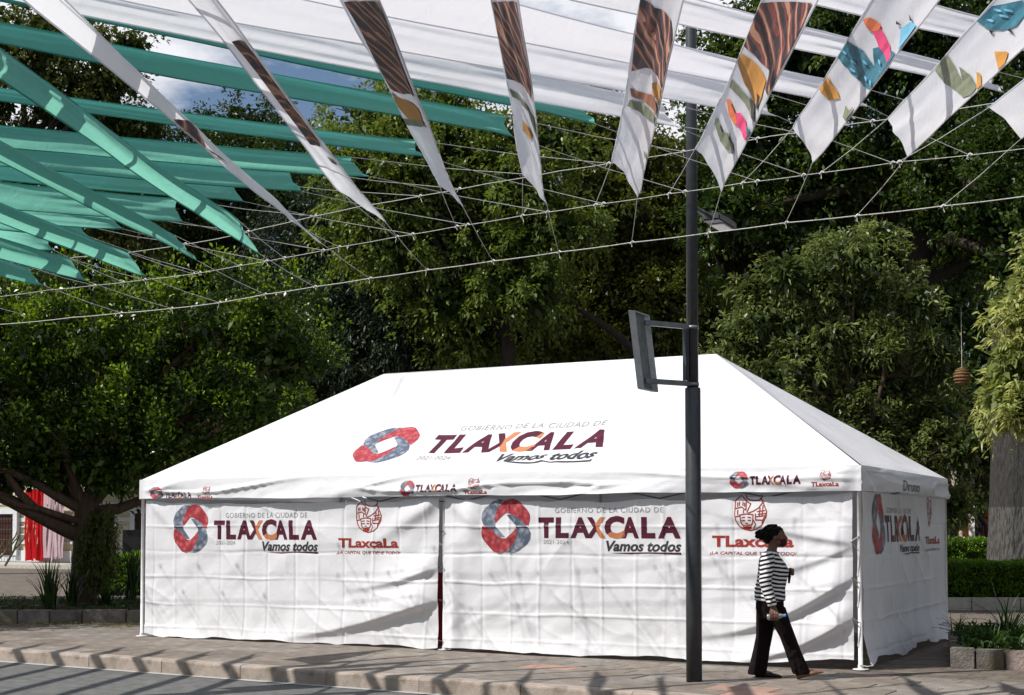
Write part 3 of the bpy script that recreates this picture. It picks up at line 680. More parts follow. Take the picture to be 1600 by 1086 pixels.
# ================================================================== ROPES
RD = e_l; RP = np.array([PX, PY, 0]) - t_in * .34
def on_rope(px, py): return on_plane(px, py, RP, t_in)
RA = [(-350, 512), (11, 462), (77, 453), (147, 446), (226, 437), (302, 428), (375, 415), (444, 403), (530, 386), (620, 370), (713, 354), (816, 337), (930, 320), (1045, 303), (1160, 286), (1283, 270), (1404, 253), (1545, 239), (1700, 218), (2100, 165)]
RB = [(-350, 552), (0, 507), (114, 496), (189, 489), (268, 482), (343, 473), (414, 460), (492, 448), (578, 435), (667, 422), (770, 408), (873, 394), (987, 379), (1107, 364), (1228, 348), (1339, 337), (1473, 322), (1600, 307), (2100, 250)]
RC = [(-350, 490), (0, 426), (116, 402), (220, 392), (341, 373), (407, 357), (486, 339), (560, 323), (664, 305), (761, 287), (875, 267), (985, 250), (1090, 233), (1203, 213), (1329, 194), (1560, 160), (2100, 80)]
def rope_pts(L0, dz=.01):
    P = [on_rope(*q) for q in L0]; return P
ropes = {}
for nm, L0, lab, r in (('A', RA, 'middle white rope of the three strung past the lamp post', .0034), ('B', RB, 'lowest white rope strung past the lamp post above the tent', .0048), ('C', RC, 'highest white rope strung past the lamp post', .0038)):
    P = rope_pts(L0); ropes[nm] = P
    Q = []
    for a, b in zip(P[:-1], P[1:]):
        L = np.linalg.norm(b - a); sg_ = .006 * L
        for k in range(4): t = k / 4; Q.append(a + (b - a) * t - UP * sg_ * math.sin(math.pi * t))
    Q.append(P[-1])
    root = empty('rope', Q[len(Q) // 2], lab, 'rope')
    MB().tube(Q, r, 6).build('strand', M['rope'], root, True)

# ================================================================== CLOTH BANNERS
def project(p):
    d = np.asarray(p, float) - CAMP; y = d[1] * cp + d[2] * sp_; u = -d[1] * sp_ + d[2] * cp
    return np.array([CX + F_PX * d[0] / y, CY - F_PX * u / y])
class Strip:
    def __init__(s, U0, U1, L0, L1, zU, zL, seed, tmax, curl, wav):
        s.U0 = at_z(*U0, zU); s.dU = at_z(*U1, zU) - s.U0; s.L0 = at_z(*L0, zL); s.dL = at_z(*L1, zL) - s.L0
        s.seed = seed; s.curl = curl; s.wav = wav
        s.len = np.linalg.norm(s.dU); s.wid = np.linalg.norm(s.L0 - s.U0)
        s.tmax = tmax(s) if callable(tmax) else tmax
        s.n = np.cross(s.dU, s.L0 - s.U0); s.n /= np.linalg.norm(s.n)
        s.len = max(s.len, .5)
    def pt(s, u, t, off=0.0):
        u = np.asarray(u, float)[..., None]; t = np.asarray(t, float)[..., None]
        # near edge beyond the frame keeps its own width
        p = (s.U0 + s.dU * t) * (1 - u) + (s.L0 + s.dL * t) * u
        x = t[..., 0] * s.len; uu = u[..., 0]
        d = s.curl * (np.sin(math.pi * np.clip(uu, 0, 1)) + .18 * np.sin(x * 1.3 + s.seed)) * np.clip(t[..., 0] * 4 + .15, 0, 1)
        d = d + s.wav * (vnoise(x * .55 + uu * .6, uu * 2.2, s.seed) + .55 * vnoise(x * .9, uu * 7, s.seed + 1) + .25 * vnoise(x * 2.6 + uu * 2, uu * 11, s.seed + 2)) * np.clip(x * 1.5 + .1, 0, 1)
        d = d + s.wav * 1.3 * np.exp(-(x / .35) ** 2) * (vnoise(x * 3, uu * 5, s.seed + 3))
        sag = -.05 * np.sin(math.pi * np.clip(t[..., 0] / max(s.tmax, .1), 0, 1))
        return p + s.n * (d + off)[..., None] + np.array([0, 0, 1.0]) * sag[..., None] * (1 if s.tmax > 1 else 1)
    def mesh(s, name):
        nu = 14; nt_ = int(np.clip(s.len * s.tmax / .07, 30, 220))
        uu, tt = np.meshgrid(np.linspace(0, 1, nu), np.linspace(0, 1, nt_) ** 1.15 * s.tmax, indexing='ij')
        # end cut slightly scooped
        tt = tt + .04 / s.len * np.sin(math.pi * uu) * (1 - tt / s.tmax)
        return grid_mesh(name, s.pt(uu, tt))
    def inv(s, px, py):
        u, t = .5, .5
        for _ in range(25):
            f = project((s.U0 + s.dU * t) * (1 - u) + (s.L0 + s.dL * t) * u) - (px, py)
            h = 1e-4
            fu = (project((s.U0 + s.dU * t) * (1 - u - h) + (s.L0 + s.dL * t) * (u + h)) - (px, py) - f) / h
            ft = (project((s.U0 + s.dU * (t + h)) * (1 - u) + (s.L0 + s.dL * (t + h)) * u) - (px, py) - f) / h
            J = np.stack([fu, ft], 1)
            try: dd = np.linalg.solve(J, -f)
            except np.linalg.LinAlgError: break
            u += float(np.clip(dd[0], -.5, .5)); t += float(np.clip(dd[1], -.3, .3))
        return min(max(u, .015), .985), t
def hem(s, parent, mat):
    for u in (0.0, 1.0):
        T = np.linspace(0.003, s.tmax, int(np.clip(s.len * s.tmax / .12, 12, 90)))
        P = s.pt(np.full_like(T, u), T); MB().tube(list(P), .0055, 5).build('hem', mat, parent, True)
def knot(p, parent, seed):
    rr = random.Random(seed); p = np.asarray(p, float)
    m = MB(); a = RD * .03
    m.tube([p - a, p - a * .3 + UP * .013, p + UP * .006, p + a * .4 - UP * .012, p + a], [.004, .0075, .009, .007, .004], 7)
    m.tube([p, p + RD * rr.uniform(-.03, .03) - UP * rr.uniform(.03, .07)], [.004, .0025], 5)
    m.build('knot', M['rope'], parent, True)
def to_y(ymin):
    def f(s):
        e = s.U0 + s.dU
        if s.dU[1] < -1e-3: return max(1.15, min(4.0, (ymin - s.U0[1]) / s.dU[1]))
        return 1.3
    return f
# ---- lower family: tied to the middle and lowest ropes; picture positions of both edges at the end and further along
LOW = [
 ('teal', (45, 418), (0, 395), (67, 447), (0, 430), 3, 3), ('teal', (108, 404), (0, 362), (137, 440), (0, 404), 4, 4),
 ('teal', (198, 395), (0, 306), (229, 434), (0, 345), 5, 5), ('teal', (273, 368), (0, 213), (308, 408), (0, 240), 6, 6),
 ('teal', (368, 341), (0, 62), (405, 396), (0, 122), 7, 7),
 ('w1', (455, 345), (110, 0), (505, 383), (58, 0), 8, 8), ('w2', (530, 298), (304, 0), (603, 348), (343, 0), 9, 9),
 ('w3', (686, 290), (537, 0), (723, 323), (596, 0), 10, 10), ('w4', (816, 273), (771, 0), (852, 319), (811, 0), 11, 11),
 ('w5', (958, 251), (1003, 0), (997, 307), (1069, 0), 12, 12), ('w6', (1088, 232), (1190, 0), (1125, 300), (1274, 0), 13, 13),
 ('w7', (1235, 201), (1357, 0), (1270, 254), (1463, 0), 14, 14), ('w8', (1384, 186), (1550, 0), (1414, 245), (1668, 0), 15, 15),
 ('w9', (1544, 168), (1745, 0), (1594, 217), (1850, 0), 16, 16)]
KA = [(147, 446), (226, 437), (302, 428), (375, 415), (444, 403), (530, 386), (620, 370), (713, 354), (816, 337), (930, 320), (1045, 303), (1160, 286), (1283, 270), (1404, 253)]
KB = [(189, 489), (268, 482), (343, 473), (414, 460), (492, 448), (578, 435), (667, 422), (770, 408), (873, 394), (987, 379), (1107, 364), (1228, 348), (1339, 337), (1473, 322)]
LOWLAB = {'w1': 'narrow white cloth strip with small brown feather print, next to the teal strips', 'w2': 'white cloth strip with rust red feather print along its folded length',
 'w3': 'white cloth strip with brown feathers and an ochre curl print', 'w4': 'white cloth strip with dark brown feathers and grey-green leaf print', 'w5': 'white cloth strip with dark striped plumage and ochre tuft print beside the lamp post',
 'w6': 'white cloth strip with brown plumage, ochre feathers and a pink flower print', 'w7': 'white cloth strip with teal cactus pads and a pink bud print', 'w8': 'white cloth strip with grey-green leaf and blue cactus pad print',
 'w9': 'plain white cloth strip end beside the blue cactus print strip'}
def feather_mat():
    m, t, o = new_mat('print_feathers'); n = t.nodes.new; l = t.links.new
    tc = n('ShaderNodeTexCoord'); wv = n('ShaderNodeTexWave'); wv.wave_type = 'BANDS'; wv.bands_direction = 'DIAGONAL'
    wv.inputs['Scale'].default_value = 2.0; wv.inputs['Distortion'].default_value = 8; wv.inputs['Detail'].default_value = 2.5; wv.inputs['Detail Scale'].default_value = 1.2
    l(tc.outputs['Object'], wv.inputs['Vector'])
    r = n('ShaderNodeValToRGB'); r.color_ramp.interpolation = 'CONSTANT'; e = r.color_ramp.elements
    e[0].position = 0; e[0].color = (.030, .018, .026, 1); e[1].position = .38; e[1].color = (.20, .048, .034, 1)
    q = e.new(.72); q.color = (.12, .028, .026, 1); q = e.new(.86); q.color = (.50, .25, .16, 1)
    l(wv.outputs['Fac'], r.inputs['Fac']); p = n('ShaderNodeBsdfPrincipled'); p.inputs['Roughness'].default_value = .65; l(r.outputs['Color'], p.inputs['Base Color']); l(p.outputs[0], o.inputs[0]); return m
M['feather'] = feather_mat()
M['ochre'] = plain('print_ochre', (.55, .26, .05)); M['tan'] = plain('print_tan', (.30, .12, .07)); M['sage'] = noise_mat('print_sage', (.15, .17, .11), (.24, .26, .18), 8, .6)
M['pink'] = plain('print_pink', (.75, .07, .20)); M['coral'] = plain('print_coral', (.75, .20, .08)); M['cactus'] = noise_mat('print_cactus_teal', (.022, .12, .17), (.06, .22, .30), 9, .6); M['sky_blue'] = plain('print_pale_blue', (.16, .42, .60)); M['ink'] = plain('print_ink', (.02, .025, .035))
c_a = lambda P: [(q[0] / 4.527 + 1000, q[1] / 4.527) for q in P]
c_4 = lambda P: [(q[0] * .3683 + 1200, q[1] * .3683) for q in P]
c_2 = lambda P: [(q[0] * .4143 + 400, q[1] * .4143) for q in P]
c_1 = lambda P: [(q[0] * .4604, q[1] * .4604) for q in P]
def spots(cx, cy, P): return [(cx + a, cy + b) for a, b in P]
ART = {
 'w1': [('feather', c_1([(590, 440), (640, 415), (700, 490), (775, 550), (765, 590), (720, 560), (640, 490)])), ('tan', c_1([(800, 600), (835, 618), (860, 645), (820, 632)]))],
 'w2': [('feather', c_1([(778, 132), (822, 130), (880, 205), (960, 315), (1030, 415), (1080, 480), (1080, 500), (1050, 485), (980, 392), (880, 265)])), ('tan', c_1([(960, 340), (1000, 380), (1020, 410), (985, 390)])), ('sage', c_2([(262, 590), (300, 610), (300, 625), (280, 615)]))],
 'w3': [('feather', c_2([(330, -20), (462, -20), (500, 110), (560, 280), (590, 360), (540, 350), (500, 320), (440, 200), (400, 110)])), ('ochre', c_2([(505, 335), (560, 380), (605, 420), (612, 462), (570, 440), (530, 390)])), ('sage', c_2([(550, 432), (600, 452), (640, 470), (612, 476), (565, 458)]))],
 'w4': [('feather', c_2([(895, -20), (985, -20), (1010, 130), (1035, 300), (1030, 360), (990, 310), (945, 280), (915, 130)])), ('sage', c_2([(952, 318), (1000, 380), (1040, 440), (1050, 520), (1012, 412), (962, 352)])), ('ochre', c_2([(990, 450), (1018, 478), (1036, 510), (1020, 522), (996, 490)]))],
 'w5': [('feather', [(1004, -15), (1020, 2), (1034, 10), (1051, 30), (1058, 55), (1051, 90), (1045, 137), (1036, 128), (1022, 112), (1003, 100), (988, 104)]), ('ochre', [(1013, 125), (1022, 122), (1035, 130), (1040, 145), (1037, 165), (1028, 150), (1015, 143)]), ('tan', [(984, 132), (1000, 142), (1015, 143), (1036, 168), (1033, 178), (1015, 163), (985, 146)]), ('sage', [(983, 151), (1000, 158), (1025, 175), (1028, 190), (1005, 180), (980, 161)]), ('sage', [(1004, 233), (1012, 236), (1016, 250), (1008, 244)])],
 'w6': [('feather', c_a([(850, -30), (1225, -30), (1130, 200), (1000, 470), (930, 650), (885, 600), (890, 470), (830, 420), (740, 290), (790, 120)])), ('ochre', c_a([(690, 410), (720, 340), (800, 430), (870, 540), (860, 660), (830, 740), (770, 700), (700, 560)])), ('ink', c_a([(800, 640), (840, 660), (835, 760), (810, 720)])), ('sage', c_a([(640, 540), (700, 640), (800, 740), (825, 850), (760, 800), (650, 640), (618, 600)])),
        ('pink', c_a([(620, 790), (680, 790), (770, 920), (752, 980), (700, 930), (640, 860)])), ('coral', c_a([(592, 690), (612, 690), (660, 860), (640, 880), (602, 800)])), ('cactus', c_a([(740, 870), (790, 900), (770, 950)])), ('sage', c_a([(528, 820), (560, 930), (600, 940), (620, 1000), (660, 1080), (600, 1060), (545, 1000), (515, 870)]))],
 'w7': [('cactus', c_4([(330, 155), (385, 200), (430, 270), (425, 190), (460, 180), (548, 205), (530, 260), (480, 330), (440, 370), (390, 355), (330, 300), (290, 230)])), ('pink', c_4([(425, 110), (460, 100), (520, 220), (505, 250), (450, 180)])), ('coral', c_4([(402, 62), (430, 50), (465, 85), (455, 110), (420, 115)])), ('sky_blue', c_4([(552, 100), (600, 68), (640, 80), (620, 130), (580, 190), (560, 190)])),
        ('ochre', c_4([(212, 370), (250, 312), (260, 350), (285, 410), (240, 420)])), ('sage', c_4([(310, 440), (340, 460), (358, 440), (368, 470), (330, 503), (308, 490)])), ('ink', c_4([(535, 65), (560, 85), (535, 80)])), ('ink', c_4([(590, 35), (612, 65), (598, 62)]))],
 'w8': [('cactus', c_4([(895, 70), (960, 2), (1070, -25), (1075, 40), (1040, 90), (980, 110), (920, 100)])), ('sage', c_4([(762, 218), (790, 290), (810, 330), (800, 268), (850, 310), (880, 360), (868, 393), (820, 403), (790, 378), (730, 340), (705, 290), (728, 242)])), ('ochre', c_4([(950, 200), (1010, 200), (1015, 255), (990, 285), (962, 245)])), ('ochre', c_4([(875, 290), (890, 295), (912, 350), (895, 372), (880, 350)])), ('ink', c_4([(935, 105), (950, 110), (943, 132)])), ('ink', c_4([(1005, 105), (1020, 100), (1035, 128)]))],
}
def ellipse(cx, cy, a, b, rot_, n=10):
    return [(cx + a * math.cos(q) * math.cos(rot_) - b * math.sin(q) * math.sin(rot_), cy + a * math.cos(q) * math.sin(rot_) + b * math.sin(q) * math.cos(rot_)) for q in [2 * math.pi * k / n for k in range(n)]]
for (x, y) in ((322, 205), (350, 250), (345, 285), (400, 250), (405, 320), (440, 335), (470, 245), (500, 290)): ART['w7'].append(('sky_blue', c_4(ellipse(x, y, 14, 5, .8))))
for (x, y) in ((945, 65), (1000, 45), (1020, 20), (980, 20)): ART['w8'].append(('sky_blue', c_4(ellipse(x, y, 16, 6, .3))))
for i, (kind, U0, U1, L0, L1, ia, ib) in enumerate(LOW):
    ka = on_rope(*KA[i]); kb = on_rope(*KB[i]); mat = M['teal'] if kind == 'teal' else M['white_cloth']
    zU = kb[2] + {'teal': .19, 'w1': .13, 'w2': .17, 'w3': .50, 'w4': .55, 'w5': .50, 'w6': .48}.get(kind, .45)
    s = Strip(U0, U1, L0, L1, zU, kb[2], 200 + i * 7, to_y(.5), .05 if kind == 'teal' else .035, .014)
    if kind == 'teal': s.dU = s.dL = (s.dU / np.linalg.norm(s.dU) + s.dL / np.linalg.norm(s.dL)) / 2 * max(np.linalg.norm(s.dU), np.linalg.norm(s.dL)); s.len = max(np.linalg.norm(s.dU), .5); s.tmax = to_y(.5)(s)
    lab = 'teal cloth strip tied between the two lower ropes' if kind == 'teal' else LOWLAB[kind]
    root = empty('cloth_banner', s.U0, lab, 'banner', 'teal strips of the lower canopy' if kind == 'teal' else 'printed strips of the lower canopy')
    cl = link('cloth', s.mesh('cloth'), mat, root, True)
    hem(s, root, mat)
    for (p, k) in ((s.pt(np.array(0.), np.array(0.)), ka), (s.pt(np.array(1.), np.array(0.)), kb)):
        MB().tube([p, (p + k) / 2 - UP * .012, k], .0034, 5).build('cord', M['rope'], root, True); knot(k, root, i)
    if kind in ART:
        art = [(m_, [s.inv(*q) for q in P]) for m_, P in ART[kind]]
        ov = 0.0
        fn = (lambda s: lambda x, y, off: s.pt(x / s.wid, y / s.len, off))(s)
        for q_, (m_, P) in enumerate(art):
            pr = Print(); pr.poly([(u * s.wid, t * s.len) for u, t in P], M[m_]); pr.lay('printed_motif', fn, cl, .055, .006 + .0012 * q_, both=True)
# the teal row goes on past the left edge of the view
srcs = [o for o in col.objects if o.name.startswith('cloth_banner')]; src = srcs[4]; gap = float(np.dot(np.array(srcs[0].location) - np.array(src.location), RD))
for i in range(8):
    c_ = src.copy(); col.objects.link(c_); c_.location = src.location + Vector(RD * (gap + 1.25 + .68 * i))
    for ch in list(src.children):
        k_ = ch.copy(); col.objects.link(k_); k_.parent = c_
# ---- upper family: long strips on the two higher ropes
UPP = [
 ('teal', (905, 165), (60, -18), (933, 192), (60, 4)), ('teal', (789, 180), (0, 25), (804, 213), (0, 58)),
 ('teal', (650, 220), (0, 127), (661, 245), (0, 148)), ('teal', (548, 246), (0, 186), (577, 277), (0, 222)),
 ('teal', (452, 262), (0, 212), (472, 299), (0, 252)), ('teal', (364, 280), (0, 244), (382, 314), (0, 274)), ('teal', (276, 312), (0, 278), (287, 347), (0, 318)),
 ('teal', (182, 334), (0, 306), (192, 358), (0, 336)), ('teal', (128, 350), (0, 328), (139, 372), (0, 352)), ('teal', (74, 368), (0, 344), (83, 392), (0, 378)),
 ('white', (1030, 158), (250, -16), (1059, 195), (100, 8)), ('white', (1185, 140), (470, -30), (1213, 182), (360, 20)),
 ('white', (1335, 135), (760, -18), (1356, 167), (560, 6)), ('white', (1545, 112), (1080, -14), (1568, 142), (900, -12)), ('white', (1700, 70), (1380, -22), (1725, 104), (1290, -4))]
for i, (kind, T0, T1, B0, B1) in enumerate(UPP):
    mat = M['teal'] if kind == 'teal' else M['white_cloth']
    # the strip hangs on edge: its top edge stands over its bottom edge, in line with the light falling along it
    zB = float(np.interp(np.dot(at_z(*B0, 4.9) - RP, RD), [np.dot(a - RP, RD) for a in ropes['A']][::-1], [a[2] for a in ropes['A']][::-1])) + .24; b0 = at_z(*B0, zB); bd = at_z(*B1, zB) - b0; bd /= np.linalg.norm(bd); bn = np.array([-bd[1], bd[0], 0])
    best = min((abs(np.dot(at_z(*T0, z_) - b0, bn) * 1.0 + np.dot(np.array(SUN_V), bn) / SUN_V.z * -(z_ - zB) * 1.0), z_) for z_ in np.linspace(zB + .10, zB + .5, 81))
    zT = best[1]
    s = Strip(T0, T1, B0, B1, zT, zB, 500 + i * 9, 1.9 if T0[0] - T1[0] > 300 else 2.6, .02, .024)
    root = empty('cloth_banner', s.U0, 'long teal cloth strip on edge in the upper canopy' if kind == 'teal' else 'long plain white cloth strip on edge in the upper canopy', 'banner', 'teal strips of the upper canopy' if kind == 'teal' else 'white strips of the upper canopy')
    link('cloth', s.mesh('cloth'), mat, root, True); hem(s, root, mat)
    for (p, d, rp) in ((s.pt(np.array(0.), np.array(0.)), -s.dU, ropes['C']), (s.pt(np.array(1.), np.array(0.)), -s.dL, ropes['A'])):
        d = d / np.linalg.norm(d); den = np.dot(d, t_in); tt = np.dot(RP - p, t_in) / den if den > .05 else 3.0
        tt = min(max(tt, .3), 7.0); q = p + d * tt; sx = np.dot(q - RP, RD)
        ss = [np.dot(a - RP, RD) for a in rp][::-1]; P3 = np.array(rp)[::-1]
        k = np.array([np.interp(sx, ss, P3[:, c]) for c in range(3)])
        MB().tube([p, p + (k - p) * .5 - UP * .02, k], .0034, 5).build('cord', M['rope'], root, True); knot(k, root, i + 50)

# ================================================================== PERSON walking past the tent, with a water bottle
def fuse(name, build, voxel, smooth=6, mat=None, parent=None, fac=.5):
    mb = MB(); build(mb); me = mesh(name, mb.v, mb.f)
    bm = bmesh.new(); bm.from_mesh(me); bmesh.ops.recalc_face_normals(bm, faces=bm.faces[:]); bm.to_mesh(me); bm.free()
    ob = bpy.data.objects.new('tmp', me); col.objects.link(ob)
    r = ob.modifiers.new('r', 'REMESH'); r.mode = 'VOXEL'; r.voxel_size = voxel
    s = ob.modifiers.new('s', 'SMOOTH'); s.iterations = smooth; s.factor = fac
    dg = bpy.context.evaluated_depsgraph_get(); me2 = bpy.data.meshes.new_from_object(ob.evaluated_get(dg)); me2.name = name
    bpy.data.objects.remove(ob); bpy.data.meshes.remove(me)
    return me2
def ell(mb, c, r, tilt=0.0, n=14, k=9):
    V = []; ct, st = math.cos(tilt), math.sin(tilt)
    for i in range(1, k):
        a = math.pi * i / k
        for j in range(n):
            b = 2 * math.pi * j / n
            x, y, z = r[0] * math.sin(a) * math.cos(b), r[1] * math.sin(a) * math.sin(b), r[2] * math.cos(a)
            V.append((c[0] + x * ct + z * st, c[1] + y, c[2] - x * st + z * ct))
    Fc = [((i) * n + j, (i) * n + (j + 1) % n, (i + 1) * n + (j + 1) % n, (i + 1) * n + j) for i in range(k - 2) for j in range(n)]
    t = len(V); V.append((c[0] + r[2] * st, c[1], c[2] + r[2] * ct)); V.append((c[0] - r[2] * st, c[1], c[2] - r[2] * ct))
    for j in range(n): Fc.append((t, (j + 1) % n, j)); Fc.append((t + 1, (k - 2) * n + j, (k - 2) * n + (j + 1) % n))
    mb.add(V, Fc)
def loft(mb, rings, n=16):
    """rings: (x, y, z, rx, ry) horizontal ellipses joined into a closed body"""
    V = []
    for (x, y, z, rx, ry) in rings:
        for k in range(n): q = 2 * math.pi * k / n; V.append((x + rx * math.cos(q), y + ry * math.sin(q), z))
    Fc = [(i * n + k, i * n + (k + 1) % n, (i + 1) * n + (k + 1) % n, (i + 1) * n + k) for i in range(len(rings) - 1) for k in range(n)]
    Fc.append(tuple(range(n - 1, -1, -1))); Fc.append(tuple((len(rings) - 1) * n + k for k in range(n)))
    mb.add(V, Fc)
pp = at_z(1207, 1060, 0)
person = empty('person', (pp[0], pp[1], 0), 'person in black and white striped top, dark trousers and face mask walking past the tent', 'person')
person.rotation_euler = (0, 0, R(-8))
def ppart(name, me, mat, parent=None, smooth=True):
    o = bpy.data.objects.new(name, me); col.objects.link(o); o.parent = parent or person
    if not me.materials: me.materials.append(mat)
    if smooth: me.polygons.foreach_set('use_smooth', [True] * len(me.polygons))
    return o
M['skin'] = noise_mat('skin', (.11, .05, .034), (.155, .074, .05), 12, .5, spec=.4)
M['hair'] = noise_mat('hair', (.004, .0035, .0035), (.008, .0065, .006), 40, .75, .5, 90, spec=.12)
M['trouser'] = noise_mat('trouser_cloth', (.008, .005, .006), (.015, .010, .011), 18, .95, .2, 60, spec=.08)
M['shoe'] = noise_mat('brown_leather', (.17, .075, .045), (.24, .11, .068), 14, .5, spec=.4)
M['rear_shoe'] = plain('rear_shoe_dark', (.02, .016, .014))
M['mask'] = noise_mat('maroon_cloth', (.045, .006, .010), (.07, .010, .014), 20, .8)
def stripe_mat(name='striped_knit', kx=.13, kz=1.0, per=.040):
    m, t, o = new_mat(name); n = t.nodes.new; l = t.links.new
    tc = n('ShaderNodeTexCoord'); sp = n('ShaderNodeSeparateXYZ'); l(tc.outputs['Object'], sp.inputs[0])
    no_ = n('ShaderNodeTexNoise'); no_.inputs['Scale'].default_value = 7; l(tc.outputs['Object'], no_.inputs['Vector'])
    # stripes droop towards the front and wander with the folds
    a = n('ShaderNodeMath'); a.operation = 'MULTIPLY_ADD'; a.inputs[1].default_value = kx; l(sp.outputs['X'], a.inputs[0]); l(sp.outputs['Z'], a.inputs[2])
    b = n('ShaderNodeMath'); b.operation = 'MULTIPLY_ADD'; b.inputs[1].default_value = .022; l(no_.outputs['Fac'], b.inputs[0]); l(a.outputs[0], b.inputs[2])
    c = n('ShaderNodeMath'); c.operation = 'MULTIPLY'; c.inputs[1].default_value = 1 / per; l(b.outputs[0], c.inputs[0])
    f = n('ShaderNodeMath'); f.operation = 'FRACT'; l(c.outputs[0], f.inputs[0])
    g = n('ShaderNodeMath'); g.operation = 'GREATER_THAN'; g.inputs[1].default_value = .52; l(f.outputs[0], g.inputs[0])
    r = n('ShaderNodeMix'); r.data_type = 'RGBA'; r.inputs['A'].default_value = (.012, .012, .014, 1); r.inputs['B'].default_value = (.74, .74, .76, 1); l(g.outputs[0], r.inputs['Factor'])
    p = n('ShaderNodeBsdfPrincipled'); p.inputs['Roughness'].default_value = .85; p.inputs['Specular IOR Level'].default_value = .15; l(r.outputs['Result'], p.inputs['Base Color'])
    q = n('ShaderNodeTexNoise'); q.inputs['Scale'].default_value = 22; q.inputs['Detail'].default_value = 6; l(tc.outputs['Object'], q.inputs['Vector'])
    bp = n('ShaderNodeBump'); bp.inputs['Strength'].default_value = .5; bp.inputs['Distance'].default_value = .02; l(q.outputs['Fac'], bp.inputs['Height']); l(bp.outputs['Normal'], p.inputs['Normal'])
    l(p.outputs[0], o.inputs[0]); return m
M['stripes'] = stripe_mat(); M['sleeve_stripes'] = stripe_mat('striped_knit_sleeve', -.22, 1.0, .043)
# her own frame: +x is the way she walks, -y her right side (towards the street)
SHr, ELr, WRr = np.array([-.045, -.170, 1.215]), np.array([-.075, -.235, .965]), np.array([-.004, -.250, .735])
SHl, ELl, WRl = np.array([-.03, .165, 1.215]), np.array([-.02, .215, .99]), np.array([.135, .10, 1.055])
HR = np.array([.012, -.205, .655])
def finger(mb, P, r): mb.tube(P, r, 7)
def body(mb):
    # head and face
    ell(mb, (.045, 0, 1.425), (.092, .072, .098), .10); ell(mb, (.085, 0, 1.375), (.062, .055, .062), .15)
    ell(mb, (.098, 0, 1.34), (.038, .036, .030)); mb.tube([(.128, 0, 1.435), (.150, 0, 1.398), (.138, 0, 1.388)], [.012, .017, .012], 8)
    for s_ in (-1, 1):
        ell(mb, (.028, s_ * .073, 1.405), (.018, .010, .030)); ell(mb, (.118, s_ * .030, 1.428), (.014, .016, .010))
    mb.tube([(.02, 0, 1.36), (.008, 0, 1.30), (-.01, 0, 1.22)], [.050, .048, .062], 12)
    loft(mb, [(-.01, 0, .80, .10, .15), (-.005, 0, .92, .10, .13), (.01, 0, 1.06, .115, .14), (-.01, 0, 1.18, .10, .155), (-.015, 0, 1.235, .06, .12)])
    ell(mb, (-.02, 0, .78), (.095, .13, .10))
    for (S_, E_, W_) in ((SHr, ELr, WRr), (SHl, ELl, WRl)):
        mb.tube([S_, (S_ + E_) / 2, E_, (E_ + W_) / 2, W_], [.048, .043, .038, .034, .024], 10)
    # right hand round the bottle (bottle axis along x at z ~ .63)
    ell(mb, (.004, -.253, .700), (.036, .020, .045)); 
    for k, (dx, ln) in enumerate(((.036, .98), (.012, 1.05), (-.012, 1.0), (-.034, .82))):
        x = .004 + dx
        finger(mb, [(x, -.267, .690), (x + .002, -.290, .660), (x + .003, -.293, .628 - .004 * ln), (x + .002, -.267, .598), (x, -.240, .597 + .01 * (1 - ln))], [.0105, .010, .009, .0085, .0075])
    finger(mb, [(.030, -.235, .700), (.050, -.223, .668), (.056, -.217, .640)], [.012, .010, .0085])
    # left hand closed on the chest strap
    ell(mb, WRl + np.array([.045, -.012, .012]), (.042, .020, .034), -.2)
    for k in range(4):
        b = WRl + np.array([.062, -.012, .034 - k * .017])
        finger(mb, [b, b + np.array([.026, -.006, .002]), b + np.array([.020, -.030, -.004]), b + np.array([-.004, -.034, -.006])], [.010, .0095, .009, .008])
    finger(mb, [WRl + np.array([.03, -.02, .034]), WRl + np.array([.058, -.034, .044]), WRl + np.array([.078, -.036, .036])], [.011, .010, .009])
    # legs
    for (h, k, a, tx) in (((.02, -.075, .76), (.135, -.08, .43), (.262, -.075, .095), .13), ((-.05, .075, .76), (-.055, .08, .41), (-.135, .075, .085), .10)):
        mb.tube([h, (np.array(h) + np.array(k)) / 2, k, (np.array(k) + np.array(a)) / 2, a], [.058, .058, .050, .046, .035], 12)
    mb.tube([(.262, -.075, .075), (.32, -.075, .06), (.40, -.075, .085)], [.035, .034, .024], 10)
    mb.tube([(-.15, .075, .06), (-.08, .075, .045), (.0, .075, .035)], [.035, .034, .024], 10)
ppart('body', fuse('body', body, .0065, 3), M['skin'])
def shirt(mb):
    loft(mb, [(-.018, 0, .775, .152, .185), (-.02, 0, .80, .156, .188), (-.016, 0, .90, .150, .178), (.0, 0, .98, .150, .17), (.018, 0, 1.07, .156, .17), (.006, 0, 1.14, .140, .175), (-.012, 0, 1.20, .112, .165), (-.015, 0, 1.245, .08, .12), (-.004, 0, 1.275, .066, .075)])
    ell(mb, SHr + np.array([.01, .03, .0]), (.072, .05, .06))
    mb.tube([SHl + np.array([.0, -.03, .005]), (SHl + ELl) / 2, ELl, (ELl + WRl) / 2, WRl - np.array([.01, 0, 0])], [.074, .066, .060, .052, .042], 14)
    mb.tube([(-.15, -.05, .82), (-.16, .02, .87), (-.15, .08, .95)], [.012, .02, .01], 8)
top_ = ppart('striped_top', fuse('striped_top', shirt, .010, 4), M['stripes'])
